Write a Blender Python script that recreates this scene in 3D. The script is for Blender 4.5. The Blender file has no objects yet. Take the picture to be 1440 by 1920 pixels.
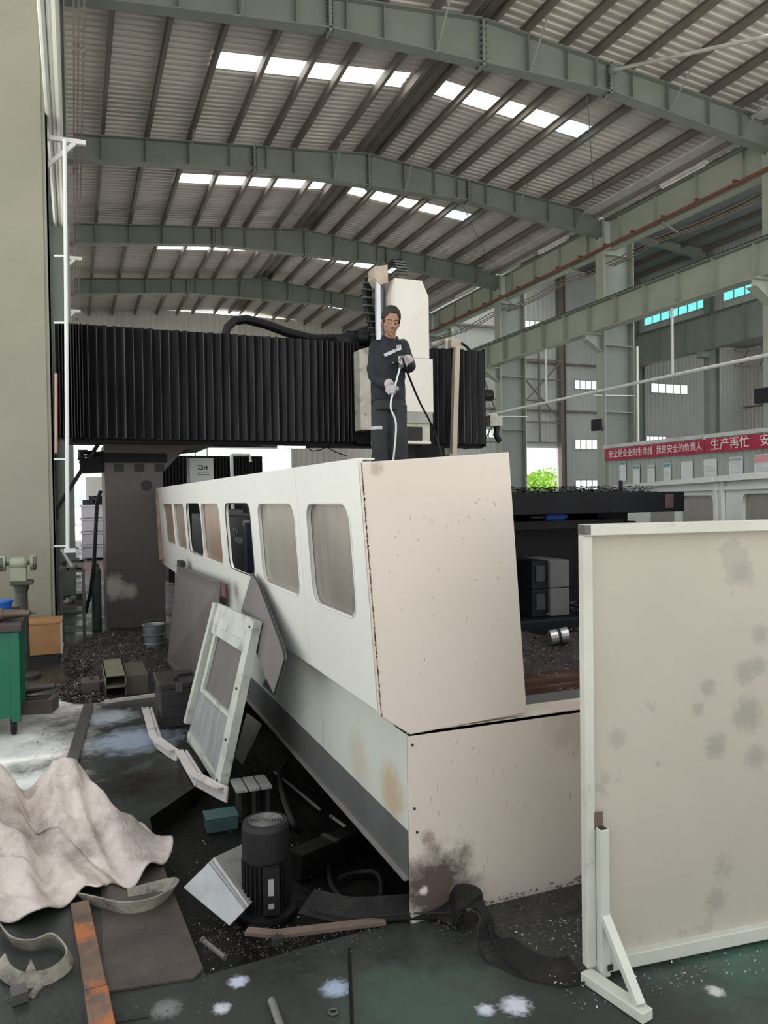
import bpy, bmesh, math, random
from math import sin, cos, pi, radians, sqrt, atan2
from mathutils import Vector, Matrix, noise as mnoise
SC = bpy.context.scene
COL = SC.collection
random.seed(7)

# ------------------------------------------------------------------ camera
EYE = Vector((0, 0, 1.68)); YAW, PIT, ROL, FPX = radians(21.9), radians(.95), radians(.8), 1442.0
FW = Vector((sin(YAW) * cos(PIT), cos(YAW) * cos(PIT), -sin(PIT)))
R0 = Vector((cos(YAW), -sin(YAW), 0)); U0 = R0.cross(FW)
RI = R0 * cos(ROL) - U0 * sin(ROL); UP = U0 * cos(ROL) + R0 * sin(ROL)
cd = bpy.data.cameras.new('camera'); cam = bpy.data.objects.new('camera', cd); COL.objects.link(cam)
cd.sensor_fit = 'AUTO'; cd.sensor_width = 36; cd.lens = FPX / 1920 * 36; cd.clip_start = .05; cd.clip_end = 500
cam.matrix_world = Matrix(((RI.x, UP.x, -FW.x, EYE.x), (RI.y, UP.y, -FW.y, EYE.y), (RI.z, UP.z, -FW.z, EYE.z), (0, 0, 0, 1)))
SC.camera = cam

# ------------------------------------------------------------------ light
W = bpy.data.worlds.new('sky'); SC.world = W; W.use_nodes = True
bg = W.node_tree.nodes['Background']; bg.inputs[0].default_value = (.93, .97, 1.0, 1); bg.inputs[1].default_value = 1.25
sd_ = bpy.data.lights.new('sun', 'SUN'); sd_.energy = 12.0; sd_.angle = radians(.6); sd_.color = (1, .96, .9)
sun = bpy.data.objects.new('sun', sd_); COL.objects.link(sun); sun.rotation_euler = Vector((.42, .34, .84)).to_track_quat('Z', 'Y').to_euler()
SC.view_settings.view_transform = 'Standard'; SC.view_settings.look = 'None'
SC.view_settings.gamma = 1; SC.view_settings.use_curve_mapping = False
SC.view_settings.exposure = 0.38
try:
    SC.cycles.use_denoising = True; SC.cycles.max_bounces = 8; SC.cycles.diffuse_bounces = 5
    SC.cycles.transparent_max_bounces = 12; SC.cycles.sample_clamp_indirect = 8
except Exception: pass

def ray(px, py): return FW + RI * ((px - 720) / FPX) - UP * ((py - 960) / FPX)
def at(px, py, X=None, Y=None, Z=None, pl=None):
    """point of a real plane (X, Y or Z constant, or point+normal) seen at a photo pixel"""
    d = ray(px, py)
    if X is not None: s = X / d.x
    elif Y is not None: s = Y / d.y
    elif Z is not None: s = (Z - EYE.z) / d.z
    else:
        p, n = Vector(pl[0]), Vector(pl[1]); s = (p - EYE).dot(n) / d.dot(n)
    return EYE + d * s

# ------------------------------------------------------------------ mesh helper
class MB:
    def __init__(s): s.v = []; s.f = []
    def add(s, vs, fs):
        n = len(s.v); s.v += [Vector(v) for v in vs]; s.f += [tuple(i + n for i in f) for f in fs]; return s
    def hexa(s, p):   # 8 corners: bottom ring 0-3, top ring 4-7
        return s.add(p, [(3, 2, 1, 0), (4, 5, 6, 7), (0, 1, 5, 4), (1, 2, 6, 5), (2, 3, 7, 6), (3, 0, 4, 7)])
    def box(s, x0, x1, y0, y1, z0, z1):
        return s.hexa([(x0, y0, z0), (x1, y0, z0), (x1, y1, z0), (x0, y1, z0), (x0, y0, z1), (x1, y0, z1), (x1, y1, z1), (x0, y1, z1)])
    def cbox(s, c, sx, sy, sz, rz=0, M=None):
        c = Vector(c); R = M or Matrix.Rotation(rz, 3, 'Z')
        return s.hexa([c + R @ Vector((a * sx / 2, b * sy / 2, d * sz / 2)) for d in (-1, 1) for a, b in ((-1, -1), (1, -1), (1, 1), (-1, 1))])
    def bar(s, p0, p1, w, h, up=(0, 0, 1)):
        p0, p1 = Vector(p0), Vector(p1); t = (p1 - p0).normalized(); u = Vector(up)
        a = t.cross(u)
        if a.length < 1e-4: a = t.cross(Vector((1, 0, 0)))
        a.normalize(); b = a.cross(t)
        q = [(-1, -1), (1, -1), (1, 1), (-1, 1)]
        return s.hexa([p0 + a * (w / 2 * i) + b * (h / 2 * j) for i, j in q] + [p1 + a * (w / 2 * i) + b * (h / 2 * j) for i, j in q])
    def prism(s, poly, d):
        d = Vector(d); n = len(poly); a = [Vector(p) for p in poly]
        return s.add(a + [p + d for p in a], [tuple(range(n))[::-1], tuple(range(n, 2 * n))] + [(i, (i + 1) % n, n + (i + 1) % n, n + i) for i in range(n)])
    def loft(s, rings, closed=True, caps=True):
        n = len(rings[0]); b = len(s.v); s.v += [Vector(p) for r in rings for p in r]
        for k in range(len(rings) - 1):
            for i in range(n if closed else n - 1):
                j = (i + 1) % n
                s.f.append((b + k * n + i, b + k * n + j, b + (k + 1) * n + j, b + (k + 1) * n + i))
        if caps and closed:
            s.f.append(tuple(b + i for i in range(n))[::-1]); s.f.append(tuple(b + (len(rings) - 1) * n + i for i in range(n)))
        return s
    def tube(s, path, r, n=8, flat=1.0, up=None, caps=True):
        P = [Vector(p) for p in path]; rings = []; prev = None
        rr = r if isinstance(r, (list, tuple)) else [r] * len(P)
        for k, p in enumerate(P):
            t = (P[min(k + 1, len(P) - 1)] - P[max(k - 1, 0)]).normalized()
            if prev is None:
                u = Vector(up) if up else (Vector((0, 0, 1)) if abs(t.z) < .9 else Vector((1, 0, 0)))
            else: u = prev
            a = t.cross(u)
            if a.length < 1e-5: a = t.cross(Vector((0, 1, .1)))
            a.normalize(); b = a.cross(t).normalized(); prev = b
            rings.append([p + (a * cos(2 * pi * i / n) + b * sin(2 * pi * i / n) * flat) * rr[k] for i in range(n)])
        return s.loft(rings, True, caps)
    def lathe(s, prof, c, n=20, axis='Z', M=None):
        c = Vector(c); R = M or {'Z': Matrix.Identity(3), 'X': Matrix.Rotation(pi / 2, 3, 'Y'), 'Y': Matrix.Rotation(-pi / 2, 3, 'X')}[axis]
        return s.loft([[c + R @ Vector((r * cos(2 * pi * i / n), r * sin(2 * pi * i / n), z)) for i in range(n)] for r, z in prof])
    def ell(s, c, rx, ry, rz, M=None, nu=14, nv=10):
        c = Vector(c); R = M or Matrix.Identity(3)
        return s.loft([[c + R @ Vector((rx * sin(t) * cos(2 * pi * i / nu), ry * sin(t) * sin(2 * pi * i / nu), -rz * cos(t))) for i in range(nu)]
                       for t in [pi * (.03 + .94 * k / nv) for k in range(nv + 1)]])
    def grid(s, rows): return s.loft(rows, closed=False, caps=False)
    def ribbon(s, path, w, th, side=None):
        """flat strip along a path; side(k) gives the unit width direction"""
        P = [Vector(p) for p in path]; rings = []
        for k, p in enumerate(P):
            t = (P[min(k + 1, len(P) - 1)] - P[max(k - 1, 0)]).normalized()
            a = Vector(side(k)) if side else t.cross(Vector((0, 0, 1)))
            a = (a - t * a.dot(t)).normalized(); b = a.cross(t)
            rings.append([p + a * w / 2 - b * th / 2, p + a * w / 2 + b * th / 2, p - a * w / 2 + b * th / 2, p - a * w / 2 - b * th / 2])
        return s.loft(rings)
    def i_beam(s, p0, p1, up, h, w, tf=.02, tw=.014):
        up = Vector(up); p0, p1 = Vector(p0), Vector(p1)
        s.bar(p0, p1, tw, h - 2 * tf, up)
        s.bar(p0 + up * (h / 2 - tf / 2), p1 + up * (h / 2 - tf / 2), w, tf, up); s.bar(p0 - up * (h / 2 - tf / 2), p1 - up * (h / 2 - tf / 2), w, tf, up)
        return s

ORG = {}
def setp(o, label=None, cat=None, group=None, kind=None):
    for k, v in (('label', label), ('category', cat), ('group', group), ('kind', kind)):
        if v: o[k] = v
    return o
def thing(name, label, cat, loc=(0, 0, 0), group=None, kind=None):
    o = bpy.data.objects.new(name, None); COL.objects.link(o); o.location = loc; o.empty_display_size = .2
    ORG[o] = Vector(loc); return setp(o, label, cat, group, kind)
def obj(name, mb, mat, parent=None, label=None, cat=None, group=None, kind=None, loc=None, smooth=False, bevel=0, mods=()):
    me = bpy.data.meshes.new(name)
    org = ORG[parent] if parent is not None else Vector(loc if loc else (0, 0, 0))
    me.from_pydata([tuple(v - org) for v in mb.v], [], mb.f); me.update()
    bm = bmesh.new(); bm.from_mesh(me); bmesh.ops.recalc_face_normals(bm, faces=bm.faces); bm.to_mesh(me); bm.free()
    if mat: me.materials.append(mat)
    if smooth: me.polygons.foreach_set('use_smooth', [True] * len(me.polygons))
    o = bpy.data.objects.new(name, me); COL.objects.link(o)
    if parent is not None: o.parent = parent
    else: o.location = org
    ORG[o] = org
    if bevel:
        m = o.modifiers.new('b', 'BEVEL'); m.width = bevel; m.segments = 2; m.limit_method = 'ANGLE'
    return setp(o, label, cat, group, kind)
def share(name, src, parent, shift):
    """another object on the same mesh data, moved by shift"""
    o = src.copy(); COL.objects.link(o); o.name = name; o.parent = parent
    o.location = src.location + Vector(shift); ORG[o] = ORG[src] + Vector(shift); return o
def baked(o, *mods):
    """apply modifiers (name, type, settings) to the mesh data"""
    for t, kw in mods:
        m = o.modifiers.new(t, t)
        for k, v in kw.items(): setattr(m, k, v)
    dg = bpy.context.evaluated_depsgraph_get(); dg.update()
    me = bpy.data.meshes.new_from_object(o.evaluated_get(dg)); o.modifiers.clear(); o.data = me
    me.polygons.foreach_set('use_smooth', [True] * len(me.polygons)); return o
def text(name, body, size, M4, mat, parent, depth=.002, xscale=1):
    cu = bpy.data.curves.new(name, 'FONT'); cu.body = body; cu.size = size; cu.align_x = 'CENTER'; cu.align_y = 'CENTER'; cu.extrude = depth
    t = bpy.data.objects.new(name + '_curve', cu); COL.objects.link(t)
    dg = bpy.context.evaluated_depsgraph_get(); dg.update()
    me = bpy.data.meshes.new_from_object(t.evaluated_get(dg)); bpy.data.objects.remove(t); bpy.data.curves.remove(cu)
    me.transform(Matrix.Diagonal((xscale, 1, 1, 1))); me.transform(M4); me.transform(Matrix.Translation(-ORG[parent])); me.materials.clear(); me.materials.append(mat)
    o = bpy.data.objects.new(name, me); COL.objects.link(o); o.parent = parent; ORG[o] = ORG[parent]; return o

# ------------------------------------------------------------------ materials
MATS = {}
def mat(name, col, rough=.6, metal=0., var=.2, scale=3., bump=.08, bscale=40., dirt=None, dcol=(.1, .08, .06), dthr=.6, dsoft=.12, dscale=5.,
        stretch=(1, 1, 1), spots=(), spec=.5, rvar=0., alpha=1., trans=None):
    """painted / raw surface: base colour with mottling, patches of dirt (noise), single stains or painted-in sky reflections (spots) and fine relief; all tied to world position"""
    if name in MATS: return MATS[name]
    m = bpy.data.materials.new(name); m.use_nodes = True; nt = m.node_tree; N = nt.nodes; L = nt.links
    b = N['Principled BSDF']; b.inputs['Roughness'].default_value = rough; b.inputs['Metallic'].default_value = metal
    b.inputs['Specular IOR Level'].default_value = spec
    geo = N.new('ShaderNodeNewGeometry'); mp = N.new('ShaderNodeMapping'); L.new(geo.outputs['Position'], mp.inputs[0])
    mp.inputs['Scale'].default_value = stretch
    def nz(sc, det=6, r=.6, src=None):
        n = N.new('ShaderNodeTexNoise'); n.inputs['Scale'].default_value = sc; n.inputs['Detail'].default_value = det; n.inputs['Roughness'].default_value = r
        L.new((src or mp.outputs[0]), n.inputs['Vector']); return n.outputs['Fac']
    def mix(fac, a, c):
        x = N.new('ShaderNodeMix'); x.data_type = 'RGBA'
        if isinstance(fac, float): x.inputs[0].default_value = fac
        else: L.new(fac, x.inputs[0])
        for i, q in ((6, a), (7, c)):
            if isinstance(q, tuple): x.inputs[i].default_value = q + (1,)
            else: L.new(q, x.inputs[i])
        return x.outputs[2]
    def rng(v, a, c, d=0., e=1.):
        x = N.new('ShaderNodeMapRange'); x.inputs[1].default_value = a; x.inputs[2].default_value = c; x.inputs[3].default_value = d; x.inputs[4].default_value = e
        L.new(v, x.inputs[0]); return x.outputs[0]
    lo = tuple(c * (1 - var) for c in col); hi = tuple(min(1, c * (1 + var * .6)) for c in col)
    n1 = nz(scale); c = mix(rng(n1, .3, .7), lo, hi)
    if dirt:
        f = rng(nz(dscale, 8, .68), dthr, dthr + dsoft, 0, dirt); c = mix(f, c, tuple(dcol))
    for (p, r, scol, st) in spots:
        vm = N.new('ShaderNodeVectorMath'); vm.operation = 'DISTANCE'; L.new(geo.outputs['Position'], vm.inputs[0]); vm.inputs[1].default_value = p
        d = N.new('ShaderNodeMath'); d.operation = 'MULTIPLY_ADD'; L.new(nz(5.5 / max(r, .05) * .5, 6, .65, geo.outputs['Position']), d.inputs[0]); d.inputs[1].default_value = r * 1.6; L.new(vm.outputs['Value'], d.inputs[2])
        c = mix(rng(d.outputs[0], r * 1.3, r * 2.0, st, 0), c, tuple(scol))
    L.new(c, b.inputs['Base Color'])
    if rvar:
        L.new(rng(nz(2.2, 5, .6), .35, .65, max(.03, rough - rvar), min(1, rough + rvar)), b.inputs['Roughness'])
    if bump:
        bp = N.new('ShaderNodeBump'); bp.inputs['Strength'].default_value = bump; bp.inputs['Distance'].default_value = .02
        L.new(nz(bscale, 5, .6), bp.inputs['Height']); L.new(bp.outputs[0], b.inputs['Normal'])
    if alpha < 1:
        tr = N.new('ShaderNodeBsdfTransparent'); tr.inputs[0].default_value = (trans or (1, 1, 1)) + (1,)
        ms = N.new('ShaderNodeMixShader'); L.new(tr.outputs[0], ms.inputs[1]); L.new(b.outputs[0], ms.inputs[2]); ms.inputs[0].default_value = alpha
        L.new(ms.outputs[0], N['Material Output'].inputs[0])
    MATS[name] = m; return m
def glow(name, col, st):
    m = bpy.data.materials.new(name); m.use_nodes = True; b = m.node_tree.nodes['Principled BSDF']
    b.inputs['Emission Color'].default_value = col + (1,); b.inputs['Emission Strength'].default_value = st; return m

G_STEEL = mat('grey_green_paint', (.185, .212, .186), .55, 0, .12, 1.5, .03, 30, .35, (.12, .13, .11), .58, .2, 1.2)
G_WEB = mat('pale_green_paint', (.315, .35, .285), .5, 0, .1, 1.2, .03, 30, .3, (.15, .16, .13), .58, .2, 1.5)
PURLIN = mat('purlin_paint', (.16, .14, .12), .6, 0, .2, 2, .03)
SHEET = mat('roof_sheet_paint', (.60, .57, .53), .5, .1, .14, .55, .03, 20, .4, (.40, .36, .33), .52, .18, .5, stretch=(.35, 1, 1))
CLAD = mat('cladding_paint', (.42, .44, .42), .5, .0, .08, .6, .02)
CREAM = mat('cream_cladding', (.62, .61, .56), .5, .0, .1, .6, .02)
def plastic(name, col, tr=0.):
    m = bpy.data.materials.new(name); m.use_nodes = True; nt = m.node_tree; N = nt.nodes; a = N.new('ShaderNodeBsdfTranslucent'); a.inputs[0].default_value = col + (1,)
    b = N.new('ShaderNodeBsdfTransparent'); b.inputs[0].default_value = col + (1,); x = N.new('ShaderNodeMixShader'); x.inputs[0].default_value = tr
    nt.links.new(a.outputs[0], x.inputs[1]); nt.links.new(b.outputs[0], x.inputs[2]); nt.links.new(x.outputs[0], N['Material Output'].inputs[0]); return m
CONC = mat('grey_concrete', (.3, .3, .29), .8, 0, .2, 2, .15)
# ------------------------------------------------------------------ floor with the oily pit beside the machine
def floor_material():
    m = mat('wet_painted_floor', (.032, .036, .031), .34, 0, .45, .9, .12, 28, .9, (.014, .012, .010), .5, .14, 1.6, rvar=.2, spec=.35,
            spots=(((-.75, 5.9, 0), .80, (.78, .77, .73), 1.), ((-.28, 6.9, 0), .45, (.74, .71, .68), .95), ((-.27, 5.0, 0), .30, (.56, .58, .58), .9),  # pale floor spots with bright sky reflection painted into the colour
                   ((-.9, 6.3, 0), .5, (.46, .46, .44), .9), ((.36, 5.7, 0), .30, (.32, .38, .46), .85), ((.2, 6.4, 0), .22, (.40, .44, .48), .8), ((.55, 4.75, 0), .33, (.012, .011, .010), .9), ((.25, 4.75, 0), .16, (.014, .013, .012), .85),  # bluish spots paint in sky mirrored on the wet floor
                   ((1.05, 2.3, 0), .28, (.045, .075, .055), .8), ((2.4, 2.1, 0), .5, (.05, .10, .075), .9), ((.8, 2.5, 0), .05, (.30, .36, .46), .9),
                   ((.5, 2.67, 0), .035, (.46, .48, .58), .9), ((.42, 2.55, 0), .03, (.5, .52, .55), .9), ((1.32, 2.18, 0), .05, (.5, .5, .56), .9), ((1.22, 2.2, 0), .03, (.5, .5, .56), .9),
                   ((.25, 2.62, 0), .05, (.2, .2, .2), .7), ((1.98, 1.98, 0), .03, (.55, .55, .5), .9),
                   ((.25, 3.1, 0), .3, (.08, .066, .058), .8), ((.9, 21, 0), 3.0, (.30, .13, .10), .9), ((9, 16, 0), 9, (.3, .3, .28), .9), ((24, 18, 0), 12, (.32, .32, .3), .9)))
    return m
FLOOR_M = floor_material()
PIT = [(.40, 2.75), (1.10, 2.80), (1.47, 2.84), (1.47, 6.4), (.92, 6.4), (.86, 5.2), (.62, 4.6), (.34, 4.25), (.33, 3.82)]
def ground_with_hole(name, x0, x1, y0, y1, hole, material):
    bm = bmesh.new()
    def loop(pts):
        vs = [bm.verts.new((x, y, 0)) for x, y in pts]; return [bm.edges.new((vs[i], vs[(i + 1) % len(vs)])) for i in range(len(vs))]
    e = loop([(x0, y0), (x1, y0), (x1, y1), (x0, y1)]) + loop(hole)
    bmesh.ops.triangle_fill(bm, edges=e, use_beauty=True)
    mb = MB(); bm.verts.ensure_lookup_table(); bm.verts.index_update()
    mb.add([v.co for v in bm.verts], [tuple(v.index for v in f.verts) for f in bm.faces]); bm.free()
    return obj(name, mb, material, kind='structure')
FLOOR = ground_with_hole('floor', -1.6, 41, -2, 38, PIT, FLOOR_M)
YARD = mat('pale_yard_concrete', (.55, .53, .49), .9, 0, .1, .3, 0)
obj('yard_ground', MB().box(-60, -1.6, -60, 100, -.05, -.004).box(-1.6, 80, -60, -2, -.05, -.004).box(-1.6, 80, 38, 100, -.05, -.004).box(41, 80, -2, 38, -.05, -.004), YARD, kind='structure')
PITM = mat('black_oily_pit', (.006, .0055, .005), .4, 0, .5, 5, .5, 22, .7, (.016, .014, .012), .58, .1, 8, rvar=.18, spec=.2)
mb = MB(); n = len(PIT); D = .12
mb.add([(x, y, 0) for x, y in PIT] + [(x, y, -D) for x, y in PIT], [(i, (i + 1) % n, n + (i + 1) % n, n + i) for i in range(n)] + [tuple(range(n, 2 * n))])
obj('pit_lining', mb, PITM, FLOOR)
# strip of dirty concrete lip, steel cover plate, saw joint
obj('floor_joint', MB().bar((.92, 2.70, .001), (.66, 1.9, .001), .012, .004), PITM, FLOOR)
PLATE = mat('brown_steel_plate', (.085, .068, .06), .42, .3, .35, 4, .1, 30, .6, (.2, .19, .19), .62, .08, 6, rvar=.15)
obj('cover_plate', MB().prism([(.06, 2.78, .002), (.36, 2.74, .002), (.395, 2.78, .002), (.335, 3.82, .002), (.08, 3.85, .002)], (0, 0, .008)), PLATE, FLOOR)

# ------------------------------------------------------------------ walls with real openings
def wall(name, p0, d, L_, z0, z1, holes, material, rib=.3, dep=.03, parent=None, kind='structure'):
    """corrugated sheet wall from p0 along unit d; holes are (u0,u1,z0,z1)"""
    d = Vector(d); nrm = Vector((-d.y, d.x, 0)); us = {0., L_}; k = 0
    while k * rib < L_:
        for f in (0, .55, .65, .9): us.add(min(L_, round((k + f) * rib, 4)))
        k += 1
    for h in holes: us |= {h[0], h[1]}
    zs = sorted({z0, z1} | {h[2] for h in holes} | {h[3] for h in holes}); us = sorted(us)
    def off(u): f = (u / rib) % 1; return dep if .64 < f < .91 else 0.
    mb = MB(); idx = {}
    def vid(i, j):
        if (i, j) not in idx:
            idx[(i, j)] = len(mb.v); p = Vector(p0) + d * us[i] + nrm * off(us[i]); mb.v.append(Vector((p.x, p.y, zs[j])))
        return idx[(i, j)]
    for i in range(len(us) - 1):
        for j in range(len(zs) - 1):
            uc, zc = (us[i] + us[i + 1]) / 2, (zs[j] + zs[j + 1]) / 2
            if any(h[0] < uc < h[1] and h[2] < zc < h[3] for h in holes): continue
            mb.f.append((vid(i, j), vid(i + 1, j), vid(i + 1, j + 1), vid(i, j + 1)))
    return obj(name, mb, material, parent, kind=kind)
GLASS = mat('clear_glass', (.9, .95, .95), .1, 0, 0, 1, 0, alpha=.12)
CYAN = mat('cyan_glass', (.05, .75, .7), .2, 0, .1, 1, 0, alpha=.25, trans=(.22, .80, .74))
FRAMEM = mat('window_frame_grey', (.36, .38, .37), .5)
WN = [0]
def window(p0, d, L_, z0, z1, nm, glass, nh=0):
    WN[0] += 1; p0 = Vector(p0); d = Vector(d); w = thing('window_%d' % WN[0], None, None, (p0.x, p0.y, z0), kind='structure')
    u = lambda a, z: Vector((p0.x + d.x * a, p0.y + d.y * a, z)); f = MB(); t = .07
    for a, b in ((u(0, z0), u(L_, z0)), (u(0, z1), u(L_, z1)), (u(0, z0), u(0, z1)), (u(L_, z0), u(L_, z1))): f.bar(a, b, t, t)
    obj('window_frame', f, FRAMEM, w)
    for k in range(1, nm): obj('mullion', MB().bar(u(L_ * k / nm, z0), u(L_ * k / nm, z1), .05, .05), FRAMEM, w)
    for k in range(nm):
        a, b = L_ * k / nm + .02, L_ * (k + 1) / nm - .02
        obj('pane', MB().add([u(a, z0), u(b, z0), u(b, z1), u(a, z1)], [(0, 1, 2, 3)]), glass, w)
YE = 37.4
# end wall: X from -1 to 15 (hall), 15..31 (tall bay), 31..44
holesA = [(.7, 2.6, 0, 4.4), (4.6, 11.06, 0, 4.25)]
wall('wall_end', (-1, YE, 0), (1, 0, 0), 16.2, 0, 10.7, holesA, CREAM)
XB = 15.2
hB = [(21.14, 21.98, 5.0, 5.5), (23.7, 25.85, 0, 4.47), (27.05, 28.66, 7.92, 8.47), (27.05, 28.66, 4.43, 5.03), (27.05, 28.66, 2.07, 2.65), (23.4, 24.75, 11.27, 11.68)]
wall('wall_end_tall', (XB, YE, 0), (1, 0, 0), 16.0, 0, 15.3, [(a - XB, b - XB, c, e) for a, b, c, e in hB], CLAD)
hC = [(32.62, 35.52, 7.92, 8.52), (32.2, 33.8, 4.9, 5.3), (32.6, 35.5, 1.9, 2.6)]
wall('wall_end_far', (31.2, YE, 0), (1, 0, 0), 14, 0, 11.2, [(a - 31.2, b - 31.2, c, e) for a, b, c, e in hC], CLAD)
for k, (a, b, c, e) in enumerate(hB):
    if c > 0: window((a, YE, 0), (1, 0, 0), b - a, c, e, 4, GLASS)
for (a, b, c, e) in hC: window((a, YE, 0), (1, 0, 0), b - a, c, e, 5, GLASS)
# clerestory wall above the far girder, with cyan panes
wall('wall_clerestory', (31.3, YE, 0), (0, -1, 0), 19, 11.0, 14.6, [(YE - 36.4, YE - 31.55, 11.62, 12.25), (YE - 30.45, YE - 26.3, 11.62, 12.25)], CLAD)
window((31.3, 36.4, 0), (0, -1, 0), 4.85, 11.62, 12.25, 7, CYAN); window((31.3, 30.45, 0), (0, -1, 0), 4.15, 11.62, 12.25, 6, CYAN)
# side wall of the third bay, low; left wall beyond the near column; wall between hall roof and tall bay roof
wall('wall_right', (40, YE, 0), (0, -1, 0), 30, 0, 11.2, [(2, 8, 7.2, 9.2), (10, 18, 7.2, 9.2), (20, 28, 7.2, 9.2)], CREAM)
wall('wall_left', (-.75, 10.4, 0), (0, 1, 0), YE - 10.4, 0, 10.2, [(.8, 6, 1.0, 6.0), (6.6, 12.4, 1.0, 6.0), (13, 19, 1.0, 6.0), (19.6, 26, 1.0, 6.0)], CREAM)
wall('wall_upper_right', (15.6, YE, 0), (0, -1, 0), 29, 10.4, 15.2, [], CLAD)
# girts on the end walls (horizontal rails)
for z in (5.9, 7.6, 9.3):
    obj('girt', MB().box(-.7, 15, YE - .2, YE - .06, z - .06, z + .06), PURLIN, bpy.data.objects['wall_end'])
for z in (6.6, 9.3, 11.1):
    obj('girt', MB().box(15.5, 31, YE - .2, YE - .06, z - .06, z + .06), PURLIN, bpy.data.objects['wall_end_tall'])
TRIM = mat('door_trim_white', (.62, .63, .62), .5)
for k, (a, b, z) in enumerate(((-.3, 1.6, 4.4), (3.6, 10.06, 4.25), (23.7, 25.85, 4.47))):
    t = thing('door_%d' % (k + 1), None, None, (a, YE, 0), kind='structure')
    f = MB(); f.box(a - .12, a, YE - .1, YE + .1, 0, z + .12); f.box(b, b + .12, YE - .1, YE + .1, 0, z + .12); f.box(a, b, YE - .1, YE + .1, z, z + .12)
    obj('door_frame', f, TRIM, t)

# ------------------------------------------------------------------ roof of the hall
RX, RZ, SL = 7.35, 11.0, .09
ROOF = thing('ceiling', None, None, (RX, 20, RZ), kind='structure')
def rz(x): return RZ - SL * abs(x - RX)
PX = [.73, 1.72, 2.71, 3.69, 4.61, 5.32, 6.35, 7.05, 7.65, 8.35, 9.25, 9.95, 10.85, 11.79, 12.9, 13.83]
for x in PX:
    z = rz(x); s = 1 if x < RX else -1
    m_ = MB(); m_.box(x - .004, x + .004, 1, YE, z - .23, z - .03); m_.box(min(x, x + s * .075), max(x, x + s * .075), 1, YE, z - .23, z - .222); m_.box(min(x, x + s * .07), max(x, x + s * .07), 1, YE, z - .04, z - .032)
    m_.box(x + s * .07, x + s * .076, 1, YE, z - .23, z - .21)
    obj('purlin', m_, PURLIN, ROOF)
BAY = 6.05; SW = BAY / 10
def sheet_mesh(xa, xb, y0):
    rows = []
    for y, dz in ((0, 0), (.10, 0), (.12, -.028), (.18, -.028), (.20, 0), (.30, 0), (.32, -.028), (.38, -.028), (.40, 0), (.50, 0), (.52, -.028), (.58, -.028), (SW, 0)):
        rows.append([(xa, y0 + y, rz(xa) + dz), (xb, y0 + y, rz(xb) + dz)])
    return MB().grid(rows)
SKY_L, SKY_R = (2.72, 6.98), (7.66, 11.75)
protos = {}
SKYP = plastic('white_skylight_plastic', (.85, .87, .87), .15); SKYB = plastic('sky_tinted_skylight_plastic', (.34, .50, .58), .5)  # blue tint stands in for sky seen through a clear panel
nrow = int((YE + 2) / SW)
first = -2 + ((13.0 + 2) % SW) - SW
for r in range(nrow + 2):
    y0 = first + r * SW
    if y0 < .9 or y0 > YE: continue
    k = round((y0 - 13.0) / SW) % 10
    for side in (0, 1):
        if k == 4 and 2 < y0:
            lo, hi = (SKY_L, SKY_R)[side]; eave, ridge = ((-.6, 7.33), (15.2, 7.37))[side]
            for xa, xb in ((eave, lo if side == 0 else hi), (hi if side == 0 else lo, ridge)):
                obj('roof_sheet', sheet_mesh(xa, xb, y0), SHEET, ROOF)
            cuts = [lo] + [p for p in PX if lo < p - .05 and p + .05 < hi] + [hi]
            for i in range(len(cuts) - 1):
                blue = side == 1 and i == len(cuts) - 2
                obj('skylight_panel', sheet_mesh(cuts[i], cuts[i + 1], y0), SKYB if blue else SKYP, ROOF, label='clear skylight panel tinted as blue sky' if blue else None)
        else:
            if side not in protos: protos[side] = (obj('roof_sheet', sheet_mesh(*(((-.6, 7.33), (15.2, 7.37))[side]), y0), SHEET, ROOF), y0)
            else: share('roof_sheet', protos[side][0], ROOF, (0, y0 - protos[side][1], 0))
obj('ridge_cap', MB().add([(7.0, 1, rz(7.0) + .03), (7.0, YE, rz(7.0) + .03), (7.35, YE, RZ + .05), (7.35, 1, RZ + .05), (7.7, YE, rz(7.7) + .03), (7.7, 1, rz(7.7) + .03)], [(0, 1, 2, 3), (3, 2, 4, 5)]), SHEET, ROOF)
for xs in ((7.12, 7.34), (7.36, 7.58)):   # dark closing strips along the ridge
    obj('ridge_strip', MB().box(xs[0], xs[1], 1, YE, RZ - .12, RZ - .10), PURLIN, ROOF)

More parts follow.
